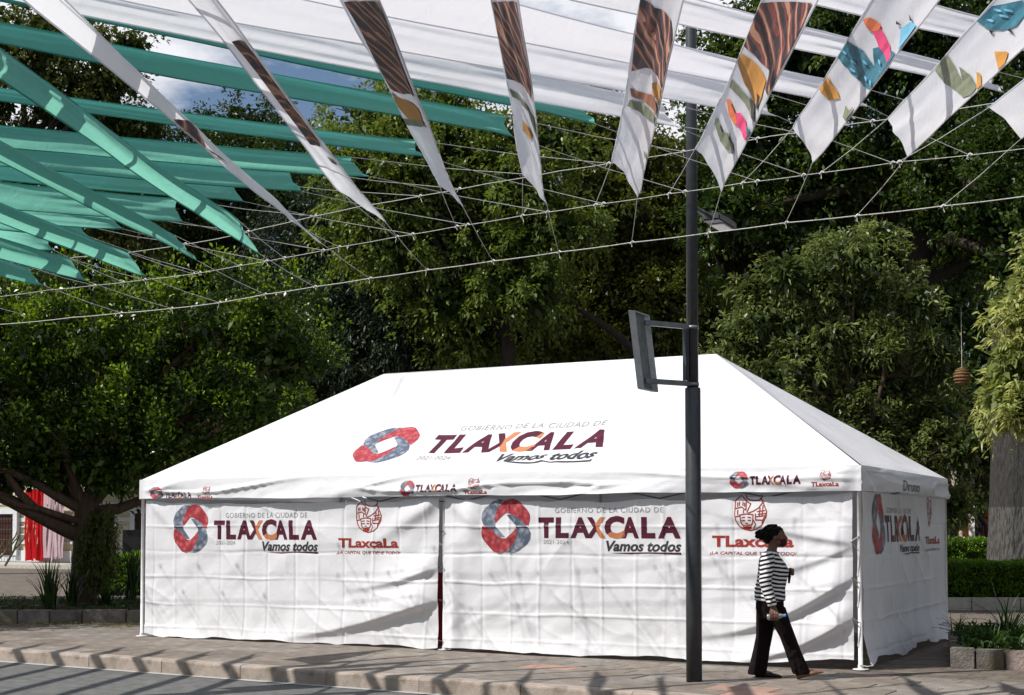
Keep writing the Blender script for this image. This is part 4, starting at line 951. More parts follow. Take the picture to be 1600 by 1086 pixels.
def sleeve(mb):
    mb.tube([SHr + np.array([.005, .02, .03]), SHr + np.array([-.004, -.02, -.03]), (SHr + ELr) / 2, ELr, (ELr + WRr) / 2, WRr + np.array([0, 0, .005])], [.060, .071, .067, .060, .054, .045], 16)
    for k in range(6):
        t = random.uniform(.3, .95); c = SHr + (ELr - SHr) * t if random.random() < .5 else ELr + (WRr - ELr) * t; mb.tube([c + np.array([-.05, -.045, .02]), c + np.array([0, -.062, 0]), c + np.array([.05, -.045, -.02])], [.006, .012, .006], 6)
ppart('sleeve', fuse('sleeve', sleeve, .009, 3), M['sleeve_stripes'], top_)
def trousers(mb):
    loft(mb, [(-.025, 0, .60, .11, .16), (-.022, 0, .70, .142, .178), (-.02, 0, .79, .138, .172), (-.015, 0, .83, .125, .155)])
    loft(mb, [(.282, -.075, .055, .088, .080), (.276, -.075, .08, .090, .082), (.242, -.078, .17, .086, .080), (.20, -.08, .28, .080, .078), (.15, -.08, .42, .080, .082), (.085, -.08, .56, .094, .09), (.02, -.078, .72, .11, .09)])
    loft(mb, [(-.150, .075, .03, .094, .082), (-.148, .075, .06, .096, .084), (-.125, .078, .17, .090, .082), (-.10, .08, .30, .084, .08), (-.075, .08, .42, .084, .082), (-.06, .08, .58, .098, .09), (-.045, .078, .72, .11, .09)])
    ell(mb, (-.085, 0, .70), (.075, .13, .10))
    for k in range(16):   # creases standing proud along the shins
        z = random.uniform(.10, .62); x = .275 - .33 * (z - .05) + random.uniform(-.05, .05); mb.tube([(x + .02, -.150, z - .07), (x, -.160, z), (x - .03, -.154, z + .07)], [.005, .013, .005], 6)
ppart('trousers', fuse('trousers', trousers, .010, 4), M['trouser'])
def shoe(c, ang_):
    ca, sa = math.cos(ang_), math.sin(ang_); V = []; n = 12
    st = [(-.11, .030, .055), (-.075, .037, .064), (-.02, .037, .058), (.045, .043, .050), (.10, .043, .040), (.14, .032, .028), (.158, .012, .016)]
    mb = MB()
    for (x, ry, h) in st:
        for k in range(n):
            q = 2 * math.pi * k / n; y = ry * math.cos(q); z = h * .5 + h * .5 * math.sin(q)
            z = max(z, .0)
            V.append((c[0] + x * ca - z * sa, c[1] + y, c[2] + x * sa + z * ca))
    Fc = [(i * n + k, i * n + (k + 1) % n, (i + 1) * n + (k + 1) % n, (i + 1) * n + k) for i in range(len(st) - 1) for k in range(n)]
    Fc.append(tuple(range(n))); Fc.append(tuple((len(st) - 1) * n + k for k in range(n - 1, -1, -1)))
    mb.add(V, Fc); return mesh('shoe', mb.v, mb.f)
ppart('shoe', shoe((.345, -.075, .030), .27), M['shoe'])
ppart('shoe', shoe((-.06, .075, .002), -.02), M['rear_shoe'])  # rear shoe in one dark tone, upper and sole alike
def hair(mb):
    ell(mb, (.014, 0, 1.444), (.100, .081, .080), -.22); ell(mb, (-.045, 0, 1.405), (.045, .066, .060)); ell(mb, (-.108, 0, 1.438), (.046, .046, .043))
    for k in range(110):
        a, b = random.uniform(0, 2 * math.pi), random.uniform(.05, 1.75)
        x, y, z = .012 + .108 * math.sin(b) * math.cos(a), .086 * math.sin(b) * math.sin(a), 1.446 + .086 * math.cos(b)
        if x > .055 and z < 1.465 or x > .0 and z < 1.44: continue
        r_ = random.uniform(.009, .020); ell(mb, (x, y, z), (r_, r_, r_), 0, 7, 5)
    for k in range(46):
        a = random.uniform(0, 2 * math.pi); r_ = random.uniform(.008, .016); ell(mb, (-.112 + .044 * math.cos(a), random.uniform(-.036, .036), 1.438 + .042 * math.sin(a)), (r_, r_, r_), 0, 7, 5)
ppart('hair', fuse('hair', hair, .0055, 1), M['hair'])
def mask(mb):
    ell(mb, (.104, 0, 1.365), (.052, .058, .052), .25); mb.tube([(.10, -.057, 1.385), (.03, -.080, 1.40)], .005, 6); mb.tube([(.10, .057, 1.385), (.03, .080, 1.40)], .005, 6)
ppart('face_mask', fuse('face_mask', mask, .006, 2), M['mask'])
sb = MB(); sb.tube([(.165, .06, 1.08), (.178, .055, 1.02), (.172, .06, .95)], [.012, .016, .010], 8)
sb.tube([(-.02, .09, 1.262), (.09, .10, 1.20), (.168, .06, 1.08)], [.008, .009, .009], 6)
ppart('shoulder_strap', mesh('shoulder_strap', sb.v, sb.f), M['hair'])
# bottle in the right hand
def glassy(name, c, rough=.08):
    m, t, o = new_mat(name); n = t.nodes.new; p = n('ShaderNodeBsdfPrincipled'); p.inputs['Base Color'].default_value = (*c, 1); p.inputs['Roughness'].default_value = rough
    p.inputs['Transmission Weight'].default_value = .75; p.inputs['IOR'].default_value = 1.3; t.links.new(p.outputs[0], o.inputs[0]); return m
M['pet'] = glassy('clear_plastic', (.80, .86, .92)); M['bottle_cap'] = plain('blue_plastic', (.10, .25, .62), .4)
Mp = Matrix.Translation(person.location) @ Matrix.Rotation(R(-8), 4, 'Z')
bl = Mp @ Vector((-.06, -.265, .628))
bottle = empty('water_bottle', bl, 'small clear plastic water bottle with blue cap held by the walking person', 'bottle'); bottle.rotation_euler = (0, R(84), R(-8))
def bpart(name, prof, mat, par):
    mb = MB(); mb.lathe((0, 0, 0), prof, 16); me = mesh(name, mb.v, mb.f); o = bpy.data.objects.new(name, me); col.objects.link(o); o.parent = par; me.materials.append(mat)
    me.polygons.foreach_set('use_smooth', [True] * len(me.polygons)); return o
bpart('bottle_body', [(.024, 0), (.030, .006), (.030, .03), (.028, .034), (.030, .038), (.030, .07), (.028, .074), (.030, .078), (.030, .115), (.022, .14), (.013, .158), (.012, .166)], M['pet'], bottle)
bpart('cap', [(.0155, .164), (.0155, .184), (.013, .186)], M['bottle_cap'], bottle)

# ================================================================== VEGETATION
def nrm(a): return a / (np.linalg.norm(a, axis=-1, keepdims=True) + 1e-9)
def leaf_cloud(C, O, Rc, n_per, Ln, Wd, droop=.15, twigs=6, spread=.75, up=.15, tint0=.15, tint1=.55, tip=.25, seed=1, jit=.12, tcut=.72):
    rg = np.random.default_rng(seed); m = len(C)
    tw = nrm(O[:, None, :] * 1.0 + rg.normal(size=(m, twigs, 3)) * spread + np.array([0, 0, up]))
    ci = np.repeat(np.arange(m), n_per); k = rg.integers(0, twigs, len(ci)); t = rg.random(len(ci)) ** .7
    td = tw[ci, k]; R_ = Rc[ci] if np.ndim(Rc) else np.full(len(ci), Rc)
    pos = C[ci] + td * (R_ * t)[:, None] + rg.normal(size=(len(ci), 3)) * (jit * R_)[:, None]
    pos[:, 2] -= droop * R_ * t ** 2
    d = nrm(td * .8 + rg.normal(size=td.shape) * .62 + np.array([0, 0, -droop]))
    ax = nrm(rg.normal(size=td.shape) * .7 + np.array([0, 0, 1.0])); sd_ = nrm(np.cross(d, ax)); nn = np.cross(sd_, d)
    L = Ln * rg.uniform(.65, 1.25, len(ci)); W = Wd * rg.uniform(.7, 1.2, len(ci))
    p0 = pos; p2 = pos + d * L[:, None] - np.array([0, 0, 1.0]) * (L * .18)[:, None]
    mid = pos + d * (L * .48)[:, None] + nn * (W * .14)[:, None]
    p1 = mid + sd_ * (W / 2)[:, None]; p3 = mid - sd_ * (W / 2)[:, None]
    V = np.stack([p0, p1, p2, p3], 1).reshape(-1, 3); Q = np.arange(len(V)).reshape(-1, 4)
    ct = rg.random(m)
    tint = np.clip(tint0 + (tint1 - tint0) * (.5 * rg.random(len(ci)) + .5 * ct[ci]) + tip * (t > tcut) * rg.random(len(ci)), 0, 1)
    return V, Q, np.repeat(tint, 4)
def bark(name, c1, c2): return noise_mat(name, c1, c2, 5, .9, .9, 18, stretch=(3, 3, .6))
M['bark_dark'] = bark('bark_dark', (.016, .012, .009), (.04, .031, .024)); M['bark_brown'] = bark('bark_brown', (.05, .033, .022), (.10, .068, .045)); M['bark_grey'] = bark('bark_grey', (.085, .08, .076), (.17, .16, .15))
M['leaf_ficus'] = leaf_mat('leaf_ficus', (.006, .019, .004), (.30, .48, .04), .25, .32, .55)
M['leaf_ash'] = leaf_mat('leaf_ash', (.020, .042, .010), (.21, .28, .055), .35, .38)
M['leaf_dark'] = leaf_mat('leaf_dark', (.007, .020, .006), (.085, .14, .022), .25, .40)
M['leaf_olive'] = leaf_mat('leaf_olive', (.026, .046, .014), (.30, .36, .11), .32, .36)
M['leaf_bright'] = leaf_mat('leaf_bright', (.13, .17, .045), (.55, .58, .22), .4, .38)
M['leaf_cedar'] = leaf_mat('leaf_cedar', (.008, .016, .008), (.035, .055, .022), .2, .5)
M['leaf_brown'] = leaf_mat('leaf_brown', (.016, .034, .008), (.17, .19, .035), .35, .4)
M['leaf_hedge'] = leaf_mat('leaf_hedge', (.018, .06, .007), (.20, .38, .03), .3, .35)
M['leaf_garland'] = leaf_mat('leaf_garland', (.02, .035, .008), (.09, .12, .02), .3, .5)
M['leaf_cover'] = leaf_mat('leaf_cover', (.010, .030, .006), (.065, .13, .02), .25, .4)
M['soil'] = noise_mat('soil', (.030, .022, .016), (.06, .045, .032), 14, .95, .8, 40)
def sphere_dirs(n, rg):
    v = nrm(rg.normal(size=(n, 3))); return v
def wiggle(a, b, n, amp, rr):
    a, b = np.asarray(a, float), np.asarray(b, float); P = []
    o = np.array([rr.uniform(-1, 1), rr.uniform(-1, 1), rr.uniform(-.3, 1)]) * amp
    for i in range(n + 1):
        t = i / n; P.append(a + (b - a) * t + o * math.sin(math.pi * t) + np.array([rr.uniform(-1, 1), rr.uniform(-1, 1), rr.uniform(-1, 1)]) * amp * .15 * (0 < i < n))
    return P
NLEAF = [0]
def tree(name, label, depth, trunk, lobes, leaf, barkm, dens=3.2, n_per=46, Ln=.10, Wd=.045, Rc=.42, droop=.15, up=.2, group=None, seed=1, limb=.13, shell=.5, sub=5, twigs=6, spread=.75, tint=(.1, .55, .25), extra_limbs=(), bottom=1.0, tcut=.72):
    """trunk: list of (px, py, depth offset, radius); lobes: (px, py, rx, ry[, depth offset])"""
    rr = random.Random(seed); rg = np.random.default_rng(seed)
    TP = [at_y(q[0], q[1], depth + q[2]) for q in trunk]; TRd = [q[3] for q in trunk]
    base = TP[0].copy(); 
    root = empty(name, base, label, 'tree', group)
    MB().tube(TP, TRd, 14).build('trunk', barkm, root, True)
    Cs, Os, br, In = [], [], MB(), []
    top = TP[-1]; start = TP[max(0, len(TP) - 2)]
    for lb in lobes:
        dd = lb[4] if len(lb) > 4 else rr.uniform(-.10, .10) * depth * .25
        D = depth + dd; c = at_y(lb[0], lb[1], D); rx, rz = lb[2] * D / F_PX, lb[3] * D / F_PX; ry = .75 * rx + .25 * rz
        n = max(4, int(dens * 4 * math.pi * ((rx * ry * rz) ** (2 / 3)) / (Rc * Rc) * .22))
        d = sphere_dirs(n, rg); f = shell + (1.06 - shell) * rg.random(n) ** .6
        d[:, 2] = np.where(d[:, 2] < 0, d[:, 2] * bottom, d[:, 2])
        p = c + d * f[:, None] * np.array([rx, ry, rz]); p[:, 2] = np.maximum(p[:, 2], .5)
        Cs.append(p); Os.append(nrm(d + np.array([0, 0, up])))
        In.append(c + sphere_dirs(int(260 * max(1, rx)), rg) * (rg.random((int(260 * max(1, rx)), 1)) ** .4) * .66 * np.array([rx, ry, rz]))
        j = rr.randint(0, 1); s0 = top if j else start
        P = wiggle(s0, c, 6, .12 * np.linalg.norm(c - s0), rr); r0 = min(limb, TRd[-1] * .9)
        br.tube(P, list(np.linspace(r0, r0 * .35, 7)), 8)
        for q in rg.choice(n, min(sub, n), replace=False):
            s1 = P[rr.randint(3, 6)]; br.tube(wiggle(s1, p[q], 4, .1 * np.linalg.norm(p[q] - s1), rr), list(np.linspace(r0 * .38, r0 * .08, 5)), 5)
    for L_ in extra_limbs:
        P = [at_y(q[0], q[1], depth + q[2]) for q in L_]; MB().tube(P, [q[3] for q in L_], 10).build('limb', barkm, root, True)
    br.build('limbs', barkm, root, True)
    C, O = np.concatenate(Cs), np.concatenate(Os)
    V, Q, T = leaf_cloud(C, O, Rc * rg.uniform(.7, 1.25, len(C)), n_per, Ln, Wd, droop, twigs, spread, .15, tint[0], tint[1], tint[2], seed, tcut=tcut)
    I = np.concatenate(In); V2, Q2, T2 = leaf_cloud(I, sphere_dirs(len(I), rg), .15, 2, Ln * 1.6, Wd * 2.4, .2, 2, .9, 0, 0, .25, 0, seed + 5)  # oversized dark inner leaves added to block light and sky through the crown
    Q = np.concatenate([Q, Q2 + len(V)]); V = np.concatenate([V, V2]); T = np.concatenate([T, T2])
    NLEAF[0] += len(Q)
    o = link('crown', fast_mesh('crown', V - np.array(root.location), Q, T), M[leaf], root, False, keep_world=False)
    return root
# --- far trees closing the view across the square
BK = 'far trees across the square'
for i, (x, y, rx, ry, D) in enumerate([(-900, 420, 230, 330, 52), (138, 470, 200, 260, 53), (330, 520, 190, 240, 52), (520, 500, 190, 250, 53), (740, 470, 200, 280, 52), (960, 430, 200, 310, 61), (1170, 480, 190, 270, 46), (1360, 440, 200, 300, 47), (1560, 420, 210, 320, 58), (1760, 450, 200, 300, 61)]):
    tree('broadleaf_tree', ['dark broadleaf tree far across the square', 'dark broadleaf tree far across the square'][i % 2], D, [(x, 878, 0, .32), (x + 6, 760, 0, .26), (x - 4, 640, 0, .2)],
         [(x, y + ry * .30, rx * .9, ry * .62), (x - rx * .45, y + .1 * ry, rx * .55, ry * .5), (x + rx * .45, y, rx * .55, ry * .5), (x, y - ry * .5, rx * .6, ry * .42), (x, y + ry * .75, rx * .85, ry * .38)],
         'leaf_dark', M['bark_dark'], dens=2.3, n_per=36, Ln=.26, Wd=.14, Rc=.85, seed=300 + i, group=BK, shell=.35, sub=2, tint=(.05, .4, .2))
# --- tall sparse tree at the left, seen against the sky
tree('tall_tree', 'tall thin-leaved dark tree rising against the cloud behind the teal strips', 46, [(-75, 888, 0, .42), (-40, 600, 0, .34), (10, 330, 0, .26), (40, 210, 0, .2)],
     [(20, 60, 120, 60), (110, 55, 90, 50), (60, 130, 140, 50), (160, 130, 80, 40), (-40, 170, 90, 50), (120, 185, 90, 30), (200, 75, 45, 32), (210, 200, 70, 40), (30, 330, 150, 110), (190, 330, 130, 90)], 'leaf_brown', M['bark_dark'], dens=1.9, n_per=40, Ln=.17, Wd=.075, Rc=.6, seed=21, shell=.3, sub=9, tint=(.05, .5, .2), limb=.12)
tree('round_tree', 'dark rounded treetop between the teal strips and the sky', 50, [(400, 882, 0, .36), (395, 500, 0, .28), (395, 300, 0, .2)],
     [(390, 200, 75, 48), (340, 235, 70, 50), (450, 245, 70, 50), (300, 260, 60, 40), (400, 300, 130, 80), (300, 340, 110, 70), (480, 340, 90, 70), (260, 250, 60, 45)], 'leaf_dark', M['bark_dark'], dens=3.0, n_per=46, Ln=.16, Wd=.075, Rc=.55, seed=22, sub=5, tint=(.05, .5, .2))
# --- cedar behind the middle of the tent
tree('cedar_tree', 'dark fine-needled cedar behind the left slope of the tent roof', 36, [(560, 900, 0, .3), (556, 640, 0, .24), (550, 430, 0, .12)],
     [(470, 430, 100, 70), (560, 430, 100, 70), (430, 500, 90, 80), (560, 520, 130, 80), (650, 500, 90, 80), (500, 590, 130, 60), (640, 580, 110, 60), (500, 370, 90, 60), (720, 560, 80, 60)], 'leaf_cedar', M['bark_dark'], dens=3.6, n_per=74, Ln=.15, Wd=.045, Rc=.55, droop=.55, seed=23, up=-.1, tint=(.1, .6, .25))
# --- ash trees in the middle
tree('ash_tree', 'sunlit light green ash tree above the middle of the tent', 33, [(795, 900, 0, .22), (800, 650, 0, .19), (792, 520, 0, .15), (800, 430, 0, .11)],
     [(595, 190, 85, 62), (680, 170, 80, 50), (640, 240, 100, 60), (550, 270, 60, 55), (740, 230, 80, 55), (600, 320, 90, 55), (700, 330, 100, 60), (800, 300, 90, 60), (640, 395, 100, 45), (760, 390, 100, 50), (860, 360, 80, 60), (840, 220, 90, 55), (560, 360, 60, 45), (700, 470, 90, 45), (820, 455, 80, 45), (740, 530, 80, 40)],
     'leaf_ash', M['bark_dark'], dens=3.5, n_per=58, Ln=.14, Wd=.065, Rc=.45, seed=24, sub=6, droop=.3, tint=(.15, .7, .3), extra_limbs=[[(1045, 640, 1.5, .17), (1020, 575, 1.5, .14), (960, 520, 1, .10), (900, 480, .5, .06)]])
tree('brownish_tree', 'olive brown leaved tree behind the sign frame', 37, [(960, 900, 0, .26), (955, 640, 0, .22), (950, 500, 0, .17)],
     [(910, 210, 80, 60), (990, 260, 80, 70), (940, 330, 100, 60), (1020, 370, 90, 70), (880, 440, 90, 60), (970, 450, 100, 60), (1050, 470, 70, 60), (900, 530, 100, 50), (1000, 545, 90, 45), (830, 510, 80, 55), (1060, 300, 60, 70), (790, 550, 60, 40)],
     'leaf_brown', M['bark_dark'], dens=3.4, n_per=56, Ln=.15, Wd=.078, Rc=.5, seed=25, sub=5, tint=(.05, .75, .3))
# --- great dark trees at the right with leaning trunks
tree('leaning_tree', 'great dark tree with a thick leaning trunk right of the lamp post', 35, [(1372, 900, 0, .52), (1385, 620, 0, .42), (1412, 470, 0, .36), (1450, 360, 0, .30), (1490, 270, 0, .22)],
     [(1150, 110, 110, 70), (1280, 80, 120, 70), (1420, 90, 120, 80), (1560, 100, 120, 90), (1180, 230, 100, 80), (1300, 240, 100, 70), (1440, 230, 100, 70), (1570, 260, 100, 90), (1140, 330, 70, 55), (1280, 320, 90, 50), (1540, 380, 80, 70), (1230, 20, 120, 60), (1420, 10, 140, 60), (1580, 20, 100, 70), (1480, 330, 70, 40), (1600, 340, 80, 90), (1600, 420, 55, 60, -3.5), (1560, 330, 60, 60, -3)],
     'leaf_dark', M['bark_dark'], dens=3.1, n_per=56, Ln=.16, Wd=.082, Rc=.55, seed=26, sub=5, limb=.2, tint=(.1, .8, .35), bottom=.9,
     extra_limbs=[[(1420, 450, 0, .2), (1480, 425, -.3, .13), (1530, 400, -.5, .07)], [(1400, 520, 0, .15), (1350, 440, -.3, .09), (1330, 380, -.4, .05)]])
tree('forked_tree', 'dark forked tree with sky showing between its limbs behind the lamp post', 40, [(1165, 900, 0, .40), (1160, 620, 0, .34), (1160, 500, 0, .28), (1150, 420, 0, .22)],
     [(1110, 250, 90, 60), (1200, 300, 90, 55), (1110, 340, 70, 40), (1260, 380, 60, 40), (1090, 500, 70, 60), (1190, 160, 100, 60), (1230, 560, 90, 60)], 'leaf_dark', M['bark_dark'], dens=2.9, n_per=54, Ln=.16, Wd=.075, Rc=.55, seed=27, sub=5, tint=(.1, .7, .3),
     extra_limbs=[[(1160, 500, 0, .26), (1150, 440, 0, .2), (1110, 380, 0, .14), (1090, 330, 0, .1)], [(1160, 500, 0, .2), (1195, 420, 0, .15), (1225, 350, 0, .1)]])
# --- bushy olive tree just behind the right end of the tent
tree('bushy_tree', 'bushy olive green tree with drooping narrow leaves behind the right end of the tent', 25, [(1330, 925, 0, .16), (1328, 760, 0, .13), (1322, 640, 0, .10)],
     [(1330, 395, 48, 34), (1265, 440, 60, 45), (1385, 410, 40, 42), (1340, 460, 70, 50), (1190, 500, 60, 40), (1260, 530, 80, 50), (1360, 540, 75, 55), (1150, 545, 55, 35), (1220, 590, 80, 45), (1310, 610, 85, 50), (1410, 600, 70, 55), (1380, 680, 80, 50), (1300, 680, 80, 45), (1455, 660, 45, 50), (1440, 725, 60, 45), (1370, 735, 60, 35), (1480, 790, 30, 40), (1290, 385, 22, 20), (1375, 372, 20, 26), (1225, 425, 26, 22), (1430, 470, 34, 30), (1180, 455, 30, 24), (1465, 560, 34, 40), (1500, 700, 26, 34), (1120, 580, 40, 24)],
     'leaf_olive', M['bark_brown'], dens=2.5, n_per=58, shell=.3, Ln=.125, Wd=.040, Rc=.34, droop=.28, seed=28, sub=4, limb=.05, up=.75, tint=(.05, .5, .5))
tree('overhanging_tree', 'pale leafy branches of a tree reaching in beside the grey trunk', 23, [(1790, 960, 0, .2), (1785, 700, 0, .17), (1750, 520, 0, .13)],
     [(1600, 470, 45, 50, 0), (1585, 560, 45, 45, 0), (1600, 640, 62, 42, 0), (1575, 610, 45, 35, 0), (1650, 520, 60, 80, 0), (1690, 420, 80, 80, 0), (1680, 620, 70, 70, 0)], 'leaf_bright', M['bark_brown'], dens=2.4, n_per=50, Ln=.15, Wd=.042, Rc=.34, droop=.45, seed=29, sub=4, limb=.05, tint=(.15, .75, .3))
# --- small trees in front of the orange house
tree('small_tree', 'small slim tree between the hedge and the orange house', 40, [(1490, 876, 0, .14), (1492, 800, 0, .11), (1500, 760, 0, .08)],
     [(1490, 690, 50, 36), (1530, 705, 40, 40), (1460, 710, 30, 40)], 'leaf_dark', M['bark_dark'], dens=1.6, n_per=40, Ln=.13, Wd=.06, Rc=.45, seed=30, tint=(.1, .7, .3), extra_limbs=[[(1548, 876, -3, .07), (1540, 820, -3, .06), (1515, 790, -3, .045), (1500, 770, -3, .03)]])
# --- unseen trees added past both sides: darken the tent end, shade the ficus planter
def off_tree(label, x, y, h, r, seed):
    rr = random.Random(seed); rg = np.random.default_rng(seed); root = empty('shade_tree', (x, y, 0), label, 'tree')
    MB().tube([(x, y, 0), (x + .1, y, h * .35), (x, y + .1, h * .6)], [.28, .22, .16], 12).build('trunk', M['bark_brown'], root, True)
    c = np.array([x, y, h * .68]); n = 420
    d = sphere_dirs(n, rg); P = c + d * rg.uniform(.45, 1, (n, 1)) * np.array([r, r, h * .34])
    Vv, Q, T = leaf_cloud(P, nrm(d), .55, 40, .16, .085, seed=seed, tint0=.1, tint1=.6)
    NLEAF[0] += len(Q); link('crown', fast_mesh('crown', Vv - np.array(root.location), Q, T), M['leaf_dark'], root, False, keep_world=False)
    br = MB()
    for k in range(10): br.tube(wiggle((x, y, h * .5), P[k * 7], 4, .3, rr), [.09, .07, .05, .03, .015], 6)
    br.build('limbs', M['bark_brown'], root, True)
off_tree('unseen broad tree added for shade just past the mottled stone planter', 9.3, 15.2, 7.0, 3.1, 61)
off_tree('unseen broad tree added for shade past the end of the low pale stone edging', 12.3, 20.5, 8.0, 3.4, 62)
off_tree('unseen broad tree added for shade at the kerb beyond the mottled stone planter', 9.6, 9.6, 6.6, 2.9, 64)
off_tree('unseen broad tree added for shade on the far side of the ficus planter', -12.2, 22.0, 7.5, 2.6, 63)
# --- the big grey trunk at the right
GT = 33.0
gt = empty('large_tree', at_y(1590, 912, GT), 'massive grey tree trunk with a paler painted foot behind the hedge', 'tree')
def painted_bark():
    m, t, o = new_mat('painted_bark'); n = t.nodes.new; l = t.links.new
    tc = n('ShaderNodeTexCoord'); a = n('ShaderNodeTexNoise'); a.inputs['Scale'].default_value = 9; a.inputs['Detail'].default_value = 9; mp = n('ShaderNodeMapping'); mp.inputs['Scale'].default_value = (2.5, 2.5, .5)
    l(tc.outputs['Object'], mp.inputs['Vector']); l(mp.outputs['Vector'], a.inputs['Vector'])
    sp = n('ShaderNodeSeparateXYZ'); l(tc.outputs['Object'], sp.inputs[0]); g = n('ShaderNodeMath'); g.operation = 'LESS_THAN'; g.inputs[1].default_value = 2.05
    nz = n('ShaderNodeMath'); nz.operation = 'MULTIPLY_ADD'; nz.inputs[1].default_value = .12; l(a.outputs['Fac'], nz.inputs[0]); l(sp.outputs['Z'], nz.inputs[2]); l(nz.outputs[0], g.inputs[0])
    r1 = n('ShaderNodeValToRGB'); r1.color_ramp.elements[0].position = .35; r1.color_ramp.elements[1].position = .65; r1.color_ramp.elements[0].color = (.024, .022, .021, 1); r1.color_ramp.elements[1].color = (.045, .043, .041, 1); l(a.outputs['Fac'], r1.inputs['Fac'])
    r2 = n('ShaderNodeValToRGB'); r2.color_ramp.elements[0].position = .40; r2.color_ramp.elements[1].position = .56; r2.color_ramp.elements[0].color = (.032, .03, .029, 1); r2.color_ramp.elements[1].color = (.09, .088, .084, 1); l(a.outputs['Fac'], r2.inputs['Fac'])
    mm = n('ShaderNodeMix'); mm.data_type = 'RGBA'; l(g.outputs[0], mm.inputs['Factor']); l(r1.outputs['Color'], mm.inputs['A']); l(r2.outputs['Color'], mm.inputs['B'])
    p = n('ShaderNodeBsdfPrincipled'); p.inputs['Roughness'].default_value = .95; l(mm.outputs['Result'], p.inputs['Base Color']); bp = n('ShaderNodeBump'); bp.inputs['Strength'].default_value = .9; bp.inputs['Distance'].default_value = .06; l(a.outputs['Fac'], bp.inputs['Height']); l(bp.outputs['Normal'], p.inputs['Normal']); l(p.outputs[0], o.inputs[0]); return m
M['painted_bark'] = painted_bark()
gx = at_y(1592, 824, GT)[0]
V = []; ns = 40; prof = [(.0, .82), (.3, .76), (.9, .71), (1.8, .66), (3.0, .62), (4.5, .58), (6.5, .52), (9, .42)]
mb = MB()
for (z, r) in prof:
    for k in range(ns):
        q = 2 * math.pi * k / ns; rr_ = r * (1 + .05 * math.sin(5 * q + z) + .03 * math.sin(11 * q) + .02 * math.sin(17 * q - z))
        V.append((gx + rr_ * math.cos(q), GT + rr_ * math.sin(q), z))
mb.add(V, [(i * ns + k, i * ns + (k + 1) % ns, (i + 1) * ns + (k + 1) % ns, (i + 1) * ns + k) for i in range(len(prof) - 1) for k in range(ns)])
gt.location = (gx, GT, 0)
o = mb.build('trunk', M['painted_bark'], gt, True)
lc = np.array([gx, GT, 9.5]); rg = np.random.default_rng(77)
C = np.concatenate([lc + np.array(c) + sphere_dirs(46, rg) * np.array([1.7, 1.7, 1.1]) * rg.uniform(.5, 1, (46, 1)) for c in ((0, 0, .5), (-1.5, -.5, .2), (1.6, .3, .4), (.3, 1.2, .9), (-.4, -.6, 1.5))])
Vv, Q, T = leaf_cloud(C, nrm(C - lc), .5, 44, .15, .07, seed=78, tint0=.1, tint1=.6)
link('crown', fast_mesh('crown', Vv - np.array(gt.location), Q, T), M['leaf_dark'], gt, False, keep_world=False)
# --- the clipped ficus at the left
FD = 24.6
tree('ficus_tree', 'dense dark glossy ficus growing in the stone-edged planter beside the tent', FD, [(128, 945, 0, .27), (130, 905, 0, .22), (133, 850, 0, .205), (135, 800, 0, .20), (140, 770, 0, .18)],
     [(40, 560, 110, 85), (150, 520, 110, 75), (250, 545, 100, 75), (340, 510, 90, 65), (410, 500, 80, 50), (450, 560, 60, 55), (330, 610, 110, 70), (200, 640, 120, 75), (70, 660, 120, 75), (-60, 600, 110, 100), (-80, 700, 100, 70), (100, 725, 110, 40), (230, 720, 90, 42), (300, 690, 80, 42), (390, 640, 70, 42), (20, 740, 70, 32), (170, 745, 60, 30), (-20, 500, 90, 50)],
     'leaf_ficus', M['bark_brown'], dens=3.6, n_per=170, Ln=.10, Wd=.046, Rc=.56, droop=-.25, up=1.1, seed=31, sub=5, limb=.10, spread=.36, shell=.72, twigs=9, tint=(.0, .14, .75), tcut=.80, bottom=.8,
     extra_limbs=[[(135, 842, 0, .14), (100, 826, -.2, .135), (55, 803, -.4, .12), (15, 782, -.5, .11), (-40, 760, -.6, .09)], [(132, 815, 0, .07), (112, 812, -.25, .065), (85, 803, -.4, .06), (62, 795, -.5, .055), (30, 790, -.55, .06), (0, 776, -.6, .05)], [(140, 800, 0, .11), (185, 795, .2, .10), (225, 780, .3, .08), (290, 740, .4, .05)], [(60, 800, -.4, .08), (30, 770, -.6, .07), (10, 740, -.7, .05)]])

